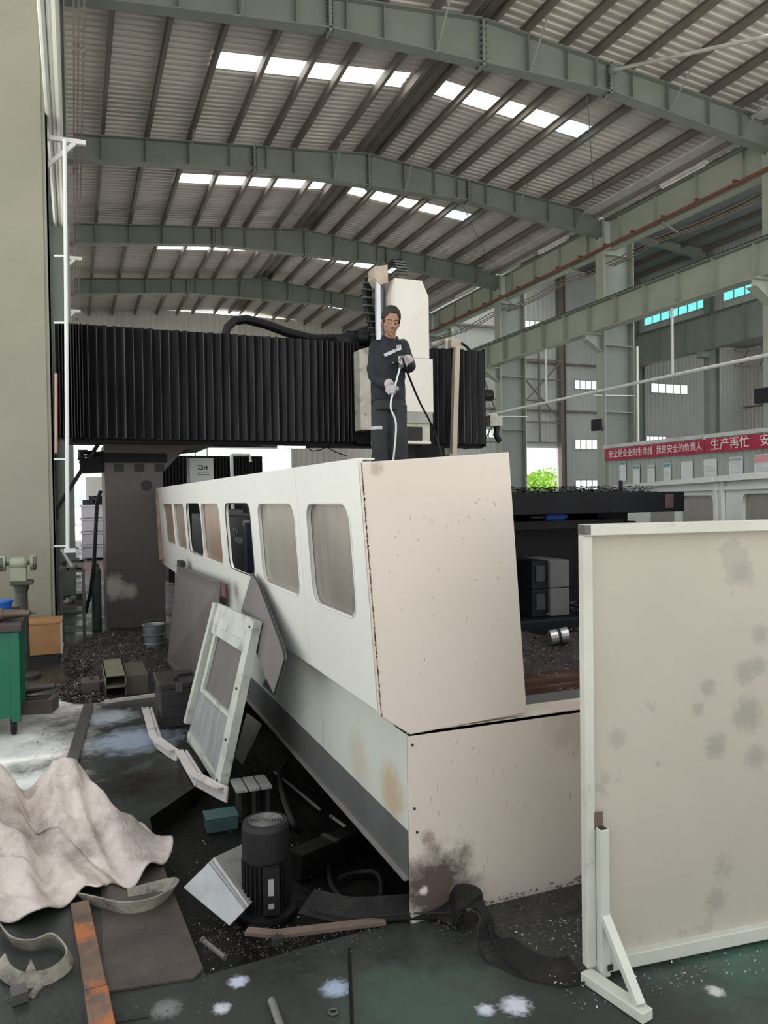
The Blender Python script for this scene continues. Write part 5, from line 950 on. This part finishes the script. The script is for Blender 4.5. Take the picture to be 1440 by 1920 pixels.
# tall white panel on its welded stand ---------------------------------------------
TP = mat('worn_white_panel', (.41, .375, .305), .45, 0, .07, 1.3, .03, 20, .55, (.285, .27, .225), .61, .03, 2.6, spots=tuple((tuple(at(x, y, pl=((1.6, 2.215, 0), (-.101, -.995, 0)))), r_, (.28, .265, .22), s_) for x, y, r_, s_ in ((1395, 1075, .05, .8), (1428, 1190, .04, .8), (1400, 1262, .05, .9), (1425, 1250, .04, .9), (1330, 1290, .035, .85), (1405, 1340, .07, .95), (1312, 1332, .028, .8), (1345, 1400, .05, .9), (1420, 1420, .05, .8), (1160, 1385, .04, .6), (1236, 1435, .015, .7), (1345, 1690, .05, .8))) + ( ((2.18, 2.1, .86), .05, (.28, .265, .22), .8), ((2.2, 2.1, .3), .07, (.24, .22, .17), .8), ((2.33, 2.1, 1.36), .05, (.30, .28, .235), .8), ((1.70, 2.15, .72), .05, (.42, .3, .2), .6)))
RAIL = mat('panel_rail_paint', (.50, .50, .43), .45, 0, .12, 4, .05, 30, .6, (.22, .2, .16), .62, .08, 9)
A0 = Vector((1.60, 2.215, 0)); dx = Vector((cos(radians(5.8)), -sin(radians(5.8)), 0)); nx = Vector((dx.y, -dx.x, 0)); 
def tp(u, w, z): return A0 + dx * u + nx * w + Vector((0, 0, z))   # w towards the camera
def tpu(px, py): p = at(px, py, pl=(A0, nx)); return (p - A0).dot(dx), p.z
uL, zT = tpu(1089, 983); _, zB = tpu(1140, 1790); uR = uL + 1.15
o = thing('work_screen', 'tall scuffed white sheet panel in a welded tube frame, right foreground', 'panel', tp(uL, 0, 0))
def tb(u0, u1, w0, w1, z0, z1): return MB().hexa([tp(u0, w0, z0), tp(u1, w0, z0), tp(u1, w1, z0), tp(u0, w1, z0), tp(u0, w0, z1), tp(u1, w0, z1), tp(u1, w1, z1), tp(u0, w1, z1)])
tw = .036; obj('sheet', tb(uL + tw, uR, -.012, -.008, zB, zT - .01), TP, o); obj('top_rail', tb(uL, uR, -.02, .028, zT - .04, zT), RAIL, o, bevel=.003); obj('stile', tb(uL, uL + tw, -.02, .016, .04, zT - .04), RAIL, o, bevel=.003); obj('end_cap', tb(uL - .001, uL + .022, -.015, .0285, zT - .036, zT - .002), RAW, o)
obj('bottom_rail', tb(uL + tw, uR, -.02, .022, zB - .05, zB), RAIL, o, bevel=.003)
u0 = tpu(1113, 1700)[0]; zs_ = tpu(1125, 1545)[1]
st = obj('stand_post', tb(u0, u0 + .034, .016, .05, .02, zs_), RAIL, o, bevel=.003); obj('tube_mouth', tb(u0 + .004, u0 + .03, .02, .046, zs_, zs_ + .001), SEAM, st); obj('weld_burn', tb(u0 - .004, u0 + .03, .012, .016, zs_ - .01, zs_ + .05), mat('weld_scorch', (.10, .07, .05), .7), st)
pf = fl(1215, 1918); pb = fl(1098, 1838); pf.z = pb.z = .02
obj('foot', MB().bar(pb, pf, .05, .035), RAIL, o, bevel=.003); a = tp(u0 + .02, .03, tpu(1135, 1700)[1]); obj('brace', MB().bar(a, pf + (pb - pf).normalized() * .03 + Vector((0, 0, .02)), .032, .026), RAIL, o, bevel=.002); obj('gusset', MB().prism([tp(u0 + .034, .03, .12), tp(u0 + .034, .03, .04), tp(u0 + .07, .05, .04)], nx * .006), RAIL, o)
obj('tube_mouth', MB().cbox(tp(u0 + .03, .055, .055), .02, .004, .02), SEAM, o)
# swarf -------------------------------------------------------------------------
def chips(name, n, fn, size, mt, label, seed, parent=None):
    rr = random.Random(seed); m_ = MB()
    for i in range(n):
        p = fn(rr)
        if p is None: continue
        s = size * rr.uniform(.5, 1.5); a = rr.uniform(0, 2 * pi); t_ = rr.uniform(-.9, .9); u = Vector((cos(a), sin(a), t_ * .5)) * s; v = Vector((-sin(a), cos(a), rr.uniform(-.5, .8))) * s * .5
        m_.add([p - u, p + v, p + u, p + u * .4 - v * .6], [(0, 1, 2), (0, 2, 3)])
    o = obj(name, m_, mt, parent, kind='stuff'); 
    if not parent: setp(o, label, 'swarf')
    return o
SWD = mat('dark_swarf', (.06, .045, .04), .4, .3, .6, 30, 0); SWL = mat('bright_swarf', (.42, .40, .38), .3, .7, .4, 30, 0)
def heap(cx, cy, rx, ry, h):
    def f(rr):
        a, r = rr.uniform(0, 2 * pi), sqrt(rr.random()); x, y = cx + rx * r * cos(a), cy + ry * r * sin(a); return Vector((x, y, max(.008, h * (1 - r * r) * (.7 + .5 * mnoise.noise(Vector((x * 3, y * 3, 0)))) + rr.uniform(0, .015))))
    return f
def mound(name, cx, cy, rx, ry, h, mt, z0=0., parent=None):
    rows = []
    for k in range(15):
        r = k / 14; rows.append([(cx + rx * r * cos(a), cy + ry * r * sin(a), z0 + max(.002 if r < 1 else -.004, h * (1 - r * r) * (.7 + .5 * mnoise.noise(Vector(((cx + rx * r * cos(a)) * 3, (cy + ry * r * sin(a)) * 3, 0)))))) for a in [2 * pi * i / 40 for i in range(40)]])
    return obj(name, MB().loft(rows, True, False), mt, parent, smooth=True, kind='stuff')
MUD = mat('swarf_mud', (.022, .016, .014), .6, 0, .5, 12, .8, 45, .6, (.12, .09, .075), .58, .06, 30)
def region(px0, px1, py0, py1):
    def f(rr): p = fl(rr.uniform(px0, px1), rr.uniform(py0, py1)); p.z = .006 + rr.random() * .015; return p
    return f
for cx, cy, rx, ry, h, lab in ((.47, 9.1, .58, 1.5, .13, 'heap of dark metal swarf around bucket and gantry foot'), (.04, 8.65, .17, .75, .08, 'strip of dark metal swarf beside the orange plywood box'), (.10, 7.4, .28, .5, .05, 'low patch of brown swarf between plywood box and tube offcut')):
    o = mound('swarf_heap', cx, cy, rx, ry, h, MUD); setp(o, lab, 'swarf'); chips('dark_chips', 5000, heap(cx, cy, rx * 1.05, ry * 1.05, h), .012, SWD, None, 5, o); chips('bright_chips', 1800, heap(cx, cy, rx, ry, h), .009, SWL, None, 6, o)
chips('metal_chips', 500, lambda rr: Vector((rr.uniform(.4, 1.15), rr.uniform(2.9, 5.6), -.112 + rr.random() * .02)), .0045, SWL, 'bright metal chips scattered over the black pit floor', 7)
chips('metal_chips', 1500, lambda rr: (lambda u, w: tp(u, -.35 + w, .006 + rr.random() * .01))(rr.uniform(-.1, 1.2), rr.random() ** 1.5 * .52), .0045, SWL, 'metal chips on the wet floor below the tall white panel', 8)
chips('metal_chips', 500, region(190, 420, 1720, 1910), .0035, SWD, 'dark crumbs on the brown plate right of the rusty bar', 9)
chips('metal_chips', 900, region(380, 720, 1742, 1800), .0042, SWD, 'dark crumbs along the pit edge before the motor', 10)
chips('metal_chips', 700, lambda rr: Vector((rr.uniform(1.25, 2.1), rr.uniform(2.55, 2.76), .01 + rr.random() * .03)), .008, SWD, 'brown crumbs along the foot of the cream front box', 11)
chips('metal_chips', 260, region(60, 150, 1255, 1460), .007, SWD, 'few dark crumbs on the pale floor right of the green cart', 12)
o = mound('swarf_bed', 2.9, 4.62, 1.3, .60, .26, MUD, .60); setp(o, 'dark swarf piled on the tray inside the enclosure', 'swarf')
chips('dark_chips', 6000, lambda rr: heap(2.9, 4.62, 1.3, .66, .26)(rr) + Vector((0, 0, .60)), .010, SWD, None, 13, o); chips('bright_chips', 1500, lambda rr: heap(2.9, 4.62, 1.3, .70, .26)(rr) + Vector((0, 0, .603)), .008, SWL, None, 14, o)
chips('metal_chips', 900, lambda rr: Vector((rr.uniform(1.3, 3.0), rr.uniform(3.0, 4.2), .608 + rr.random() * .01)), .006, SWL, 'small bright chips on the tray ledge inside the enclosure', 15)
chips('metal_chips', 4200, lambda rr: Vector((rr.uniform(2.6, 4.3), rr.uniform(4.82, 5.9), 1.712 + rr.random() ** 2 * .05)), .014, mat('black_swarf', (.03, .028, .03), .4, .4, .6, 30, 0), 'black curly swarf lying on top of the steel plate', 16)
chips('metal_chips', 500, lambda rr: Vector((rr.uniform(1.95, 4.3), rr.uniform(4.6, 5.1), .84 + rr.random() * .02)), .012, SWL, 'bright chips on the step of the machine bed', 17)
# ------------------------------------------------------------------ the worker on the plate
pb = at(735, 940, Y=6.35); PB = Vector((pb.x, pb.y, 1.71)); tc = Vector((-pb.x, -pb.y, 0)).normalized(); rc = Vector((-tc.y, tc.x, 0)); rc = rc if rc.dot(RI) > 0 else -rc
def B_(a, b, z): return PB + rc * a + tc * b + Vector((0, 0, z))
PHI = radians(24); FD = tc * cos(PHI) + rc * sin(PHI); LD = rc * cos(PHI) - tc * sin(PHI)
def ring(c, rx, ry, n=22, ex=2.3):
    out = []
    for i in range(n):
        a = 2 * pi * i / n; ca, sa = cos(a), sin(a); k = (abs(ca) ** ex + abs(sa) ** ex) ** (-1 / ex); out.append(c + LD * (rx * ca * k) + FD * (ry * sa * k))
    return out
SKIN = mat('tanned_skin', (.30, .165, .11), .5, 0, .12, 18, .03, 60); NAVY = mat('navy_work_jacket', (.0085, .0095, .0155), .8, 0, .3, 7, .25, 25); SLATE = mat('slate_work_trousers', (.022, .0245, .027), .85, 0, .25, 6, .25, 22)
GLOVE = mat('grey_cotton_glove', (.42, .39, .40), .9, 0, .25, 20, .3, 90); HAIR = mat('black_hair', (.014, .012, .011), .6, 0, .4, 40, .4, 120); REFL = mat('reflective_tape', (.42, .42, .44), .4, .1, .1, 20, .05)
shoR, shoL = B_(-.118, -.02, 1.325), B_(.108, -.01, 1.325)
elR, wrR = B_(-.125, .06, 1.06), B_(-.01, .25, .955)
elL, wrL = B_(.165, .03, 1.15), B_(.14, .20, 1.17)
haR, haL = B_(.028, .315, .895), B_(.10, .265, 1.15)
def limb(mb, P, R): mb.tube(sm(P, 5), [R[0] + (R[-1] - R[0]) * 0] * 0 or [R[min(int(i / 5), len(R) - 2)] + (R[min(int(i / 5), len(R) - 2) + 1] - R[min(int(i / 5), len(R) - 2)]) * ((i % 5) / 5) if i < 5 * (len(P) - 1) else R[-1] for i in range(5 * (len(P) - 1) + 1)], 14)
# head frame: bent forward, turned to the viewer's right
hy, hp = radians(12), radians(20); hf0 = tc * cos(hy) + rc * sin(hy); hl = rc * cos(hy) - tc * sin(hy); hf = (hf0 * cos(hp) - Vector((0, 0, 1)) * sin(hp)).normalized(); hu = (Vector((0, 0, 1)) * cos(hp) + hf0 * sin(hp)).normalized()
hroll = radians(-3); hl, hu = (hl * cos(hroll) + hu * sin(hroll)), (hu * cos(hroll) - hl * sin(hroll))
HC = B_(.012, .095, 1.53); HM = Matrix((hl, hf, hu)).transposed()
def hd(l, f_, u): return HC + hl * l + hf * f_ + hu * u
def fist(mb, c, axis, wrist, handed, nails=False):
    """palm, four fingers curled round a rod through c along axis, thumb closing over"""
    d = axis.normalized(); w = (wrist - c); w = (w - d * w.dot(d)).normalized(); s = d.cross(w).normalized() * handed
    pc = c + w * .033
    mb.ell(pc + w * .008, .018, .038, .026, Matrix((s, d, w)).transposed())
    mb.tube([wrist, pc + w * .03, pc], [.027, .026, .025], 10)
    ln = (1.0, 1.08, 1.0, .82); rd = (.009, .0094, .009, .008)
    for k in range(4):
        o_ = c + d * ((1.5 - k) * .0182); P = []
        for j in range(9):
            a = radians(150 - 250 * ln[k] * j / 8); P.append(o_ + (w * cos(a - radians(0)) * -1 * -1 + s * sin(a)) * .0215)
        mb.tube([o_ + w * .036 + s * .010] + P, [rd[k] * 1.05] + [rd[k] * (1.05 - .03 * j) for j in range(9)], 8)
    tb_ = pc + d * .030 - s * .004; mb.tube(sm([tb_, c + d * .038 - s * .019 + w * .010, c + d * .028 - s * .024 - w * .012, c + d * .015 - s * .016 - w * .026], 4), [.0115] * 5 + [.0105] * 4 + [.009] * 4, 8)
body = MB()
for l, u in ((-.052, .0), (.052, 0)): pass
# head surface: skull, jaw, brow, nose, cheeks, lips, chin, ears
body.ell(hd(0, -.012, .038), .074, .094, .088, HM, 24, 18); body.ell(hd(0, .016, -.035), .063, .070, .080, HM, 22, 16); body.ell(hd(0, .040, -.088), .034, .034, .026, HM, 14, 10)
body.ell(hd(0, .066, .022), .052, .020, .020, HM, 16, 10)
for s in (-1, 1):
    body.ell(hd(s * .038, .050, -.026), .027, .024, .026, HM); body.ell(hd(s * .030, .074, .0), .018, .012, .0085, HM); body.ell(hd(s * .014, .087, -.042), .011, .011, .009, HM)
    body.ell(hd(s * .075, -.012, -.010), .009, .020, .032, HM); body.ell(hd(s * .078, -.014, -.036), .007, .012, .012, HM)
body.tube([hd(0, .076, .012), hd(0, .089, -.014), hd(0, .101, -.038)], [.009, .0115, .0145], 10); body.ell(hd(0, .084, -.071), .024, .010, .0065, HM); body.ell(hd(0, .082, -.082), .020, .010, .007, HM); body.ell(hd(0, .078, -.104), .018, .012, .012, HM)
body.tube([B_(0, -.02, 1.32), B_(.005, .015, 1.40), hd(0, -.02, -.05)], [.056, .050, .050], 16)
# trunk, arms, legs under the clothes
body.loft([ring(B_(0, 0, z), rx, ry) for z, rx, ry in ((.82, .10, .08), (.95, .11, .085), (1.1, .105, .085), (1.22, .12, .09), (1.30, .10, .075), (1.37, .05, .045))])
limb(body, [shoR, elR, wrR], [.048, .040, .030]); limb(body, [shoL, elL, wrL], [.048, .040, .030])
hipR, hipL = B_(-.07, 0, .82), B_(.05, .0, .82); knR, knL = B_(-.095, .03, .46), B_(.066, .035, .46); anR, anL = B_(-.095, -.01, .09), B_(.072, .0, .09)
limb(body, [hipR, knR, anR], [.062, .052, .038]); limb(body, [hipL, knL, anL], [.062, .052, .038])
rod_ax = (haL - haR)
fist(body, haR, haL - haR, wrR, 1); fist(body, haL, haL - haR, wrL, -1)
PER = obj('person', body, SKIN, loc=tuple(PB)); baked(PER, ('REMESH', dict(mode='VOXEL', voxel_size=.0042)), ('SMOOTH', dict(factor=.5, iterations=3))); PER.data.materials.clear(); PER.data.materials.append(SKIN)
setp(PER, 'man in navy work jacket standing on the plate, holding an air lance', 'person')
def worn(name, mb, mt, vox=.006, it=3, label=None, fold=0):
    o = obj(name, mb, mt, PER, label=label); baked(o, ('REMESH', dict(mode='VOXEL', voxel_size=vox)), ('SMOOTH', dict(factor=.5, iterations=it))); o.data.materials.clear(); o.data.materials.append(mt)
    if fold:   # cloth folds: stretched ridges pushed along the surface normal
        nn = [v.normal.copy() for v in o.data.vertices]
        for v, n_ in zip(o.data.vertices, nn):
            c_ = v.co; q = Vector((c_.x * 9 + c_.z * 5, c_.y * 9 - c_.z * 4, c_.z * 7)); a_ = 1 - 2.2 * abs(mnoise.noise(q)); b_ = mnoise.noise(q * 2.1)
            v.co = c_ + n_ * fold * (.55 * a_ + .5 * b_)
    return o
jk = MB(); jk.loft([ring(B_(a, b, z), rx, ry, 26) for z, a, b, rx, ry in ((.845, -.018, 0, .150, .124), (.90, -.018, 0, .152, .126), (1.0, -.014, 0, .144, .122), (1.12, -.010, .0, .142, .120), (1.22, -.006, .0, .146, .120), (1.29, -.004, -.002, .138, .108), (1.345, 0, -.002, .105, .085), (1.385, 0, .005, .066, .064))])
limb(jk, [shoR + LD * .0, elR + rc * -.01, wrR.lerp(elR, .08)], [.066, .058, .046]); limb(jk, [shoL, elL, wrL.lerp(elL, .12)], [.064, .058, .046])
jk.ell(shoR, .064, .066, .066); jk.ell(shoL, .062, .066, .066)
jk.tube([B_(-.045, .0, 1.30), B_(-.035, -.005, 1.37), B_(0, -.03, 1.392), B_(.035, -.005, 1.37), B_(.045, .0, 1.30)], .042, 10)
jk.tube([B_(-.11, -.02, 1.325), B_(0, -.03, 1.35), B_(.10, -.02, 1.325)], [.06, .068, .06], 14)
jk_o = worn('jacket', jk, NAVY, fold=.011)
rows = []
for z, r_, b_ in ((1.345, .070, .030), (1.385, .066, .036), (1.425, .070, .030), (1.405, .082, .030), (1.365, .092, .032)):
    row = []
    for k in range(25):
        a_ = radians(118 + 304 * k / 24); row.append(B_(0.004, b_ - .02, z - .045 * max(0, sin(a_)) ) + LD * (r_ * cos(a_)) + FD * (r_ * 1.0 * sin(a_)))
    rows.append(row)
co = obj('collar', MB().grid(rows), NAVY, jk_o, smooth=True); md = co.modifiers.new('s', 'SOLIDIFY'); md.thickness = .004
def onfront(a, z, up=.142): return B_(a, up, z)
obj('reflective_strip', MB().bar(B_(-.05, .136, 1.225), B_(.045, .126, 1.268), .028, .006, tc), REFL, jk_o); obj('reflective_strip', MB().bar(B_(.05, .126, 1.27), B_(.10, .106, 1.292), .026, .006, tc), REFL, jk_o)
obj('chest_badge', MB().cbox(B_(.062, .112, 1.307), .008, .008, .022, .2).cbox(B_(.076, .108, 1.311), .010, .008, .024, .2).cbox(B_(.092, .102, 1.314), .012, .008, .018, .2), REFL, jk_o)
obj('pocket_flap', MB().bar(B_(.0, .130, 1.165), B_(.075, .124, 1.185), .035, .008, tc), NAVY, jk_o); obj('button', MB().ell(B_(.028, .136, 1.16), .006, .006, .006), REFL, jk_o)
tr = MB(); tr.loft([ring(B_(-.012, 0, z), rx, ry, 24) for z, rx, ry in ((.76, .148, .118), (.84, .148, .120), (.93, .135, .112))])
limb(tr, [B_(-.08, 0, .80), B_(-.095, .03, .46), B_(-.095, -.01, .06)], [.088, .082, .080]); limb(tr, [B_(.058, 0, .80), B_(.066, .035, .46), B_(.072, .0, .06)], [.085, .078, .076])
tr_o = worn('trousers', tr, SLATE, fold=.009)
zr = at(708, 800, Y=6.2).z - PB.z; obj('reflective_strip', MB().ribbon([B_(-.093 + .092 * cos(q), .025 + .092 * sin(q), zr) for q in [radians(170 - 13 * k) for k in range(8)]], .028, .004, lambda k: (0, 0, 1)), REFL, tr_o)
for nm, a in (('shoe', -.10), ('shoe', .072)):
    s_ = MB(); s_.ell(B_(a, .05, .045), .045, .045, .045).ell(B_(a, .03, .04), .05, .12, .038, Matrix((LD, FD, (0, 0, 1))).transposed()).cbox(B_(a, .03, .012), .085, .23, .024, M=Matrix((LD, FD, (0, 0, 1))).transposed()); worn(nm, s_, BLK, .006)
gl = MB(); fist(gl, haR, haL - haR, wrR, 1); gl.tube([haR.lerp(wrR, .75), haR.lerp(wrR, 1.25)], [.037, .040], 12); 
gv = worn('glove', gl, GLOVE, .0036, 1); gl = MB(); fist(gl, haL, haL - haR, wrL, -1); gl.tube([haL.lerp(wrL, .75), haL.lerp(wrL, 1.5)], [.037, .042], 12); gv2 = worn('glove', gl, GLOVE, .0036, 1)
# swell the gloves just past the skin
for g_ in (gv, gv2):
    m_ = g_.modifiers.new('d', 'DISPLACE'); m_.strength = .0035; m_.mid_level = 0
# hair: cap over the skull with a receding hairline
rows = []
for k in range(19):
    th = pi * (.02 + .60 * k / 18); row = []
    for i in range(48):
        ph = 2 * pi * i / 48; f_ = sin(ph); lim = .60 - .27 * max(0, f_) ** 1.5 + .05 * math.exp(-((abs(cos(ph)) - .45) / .16) ** 2) * (f_ > 0) * -1.0 + .02 * sin(ph * 23); q = min(th, pi * lim)
        rr_ = 1.0 + .012 * sin(ph * 31 + k * 2.1) + .01 * sin(ph * 57); row.append(hd(.084 * sin(q) * cos(ph) * rr_, -.014 + .101 * sin(q) * sin(ph) * rr_, .038 + .097 * cos(q) * rr_))
    rows.append(row)
ho = obj('hair', MB().loft(rows, True, False), HAIR, PER, smooth=True); md = ho.modifiers.new('s', 'SOLIDIFY'); md.thickness = .008; md.offset = -.6
for s in (-1, 1): obj('sideburn', MB().ell(hd(s * .072, .016, .012), .006, .016, .030, HM), HAIR, ho)
DKS = mat('dark_brow', (.02, .014, .012), .7)
LIP = mat('lip_skin', (.25, .11, .085), .5)
for s in (-1, 1):
    obj('eyebrow', MB().tube([hd(s * .014, .0885, .020), hd(s * .032, .086, .026), hd(s * .050, .073, .020)], [.0025, .0032, .0018], 7), DKS, PER); obj('eye', MB().tube([hd(s * .017, .085, -.003), hd(s * .030, .0865, -.006), hd(s * .044, .078, -.003)], [.0012, .0022, .0012], 7), DKS, PER)
obj('lips', MB().tube([hd(-.022, .088, -.076), hd(0, .0955, -.0755), hd(.022, .088, -.076)], [.0014, .0024, .0014], 7), LIP, PER)
for s in (-1, 1): obj('nostril', MB().ell(hd(s * .007, .098, -.0485), .002, .003, .0015, HM), DKS, PER)
# lance, white hose, black supply hose
ra = (haR - haL).normalized(); LAN = thing('air_lance', 'thin shiny air lance gripped in both gloves of the man', 'tool', haL)
obj('tube', MB().tube([haL - ra * .05, haR + ra * .10], .0085, 10), CHROME, LAN); obj('valve', MB().lathe([(.008, -.02), (.014, -.015), (.014, .015), (.008, .02)], haL + ra * .05, 10, M=Matrix.Rotation(.1, 3, 'X')), BOLT, LAN)
e0 = haR + ra * .10
o = thing('white_hose', 'white hose running down from the lance between the man\'s legs', 'hose', e0); obj('hose', MB().tube(sm([haR + ra * .07, e0 + Vector((0, 0, -.06)), B_(.042, .31, .62), B_(.03, .29, .42), B_(.0, .26, .2), B_(-.03, .3, .03)], 6), .0085, 8), WHITE, o); obj('nozzle', MB().tube([B_(-.03, .3, .03), B_(-.034, .32, .012)], .012, 8), BOLT, o)
bp = at(813, 806, Y=7.2); o = thing('supply_hose', 'black hose running from the man\'s upper hand down to the right', 'hose', bp); obj('hose', MB().tube(sm([haL - ra * .04, haL + rc * .03 + Vector((0, 0, -.05)), haL.lerp(bp, .5) + Vector((0, 0, -.02)), bp, bp + rc * .15 + Vector((0, .1, -.4)), Vector((bp.x + .25, bp.y + .3, 1.73))], 6), .010, 8), BLK, o); obj('fitting', MB().cbox(haL - ra * .04, .024, .024, .03), BOLT, o)
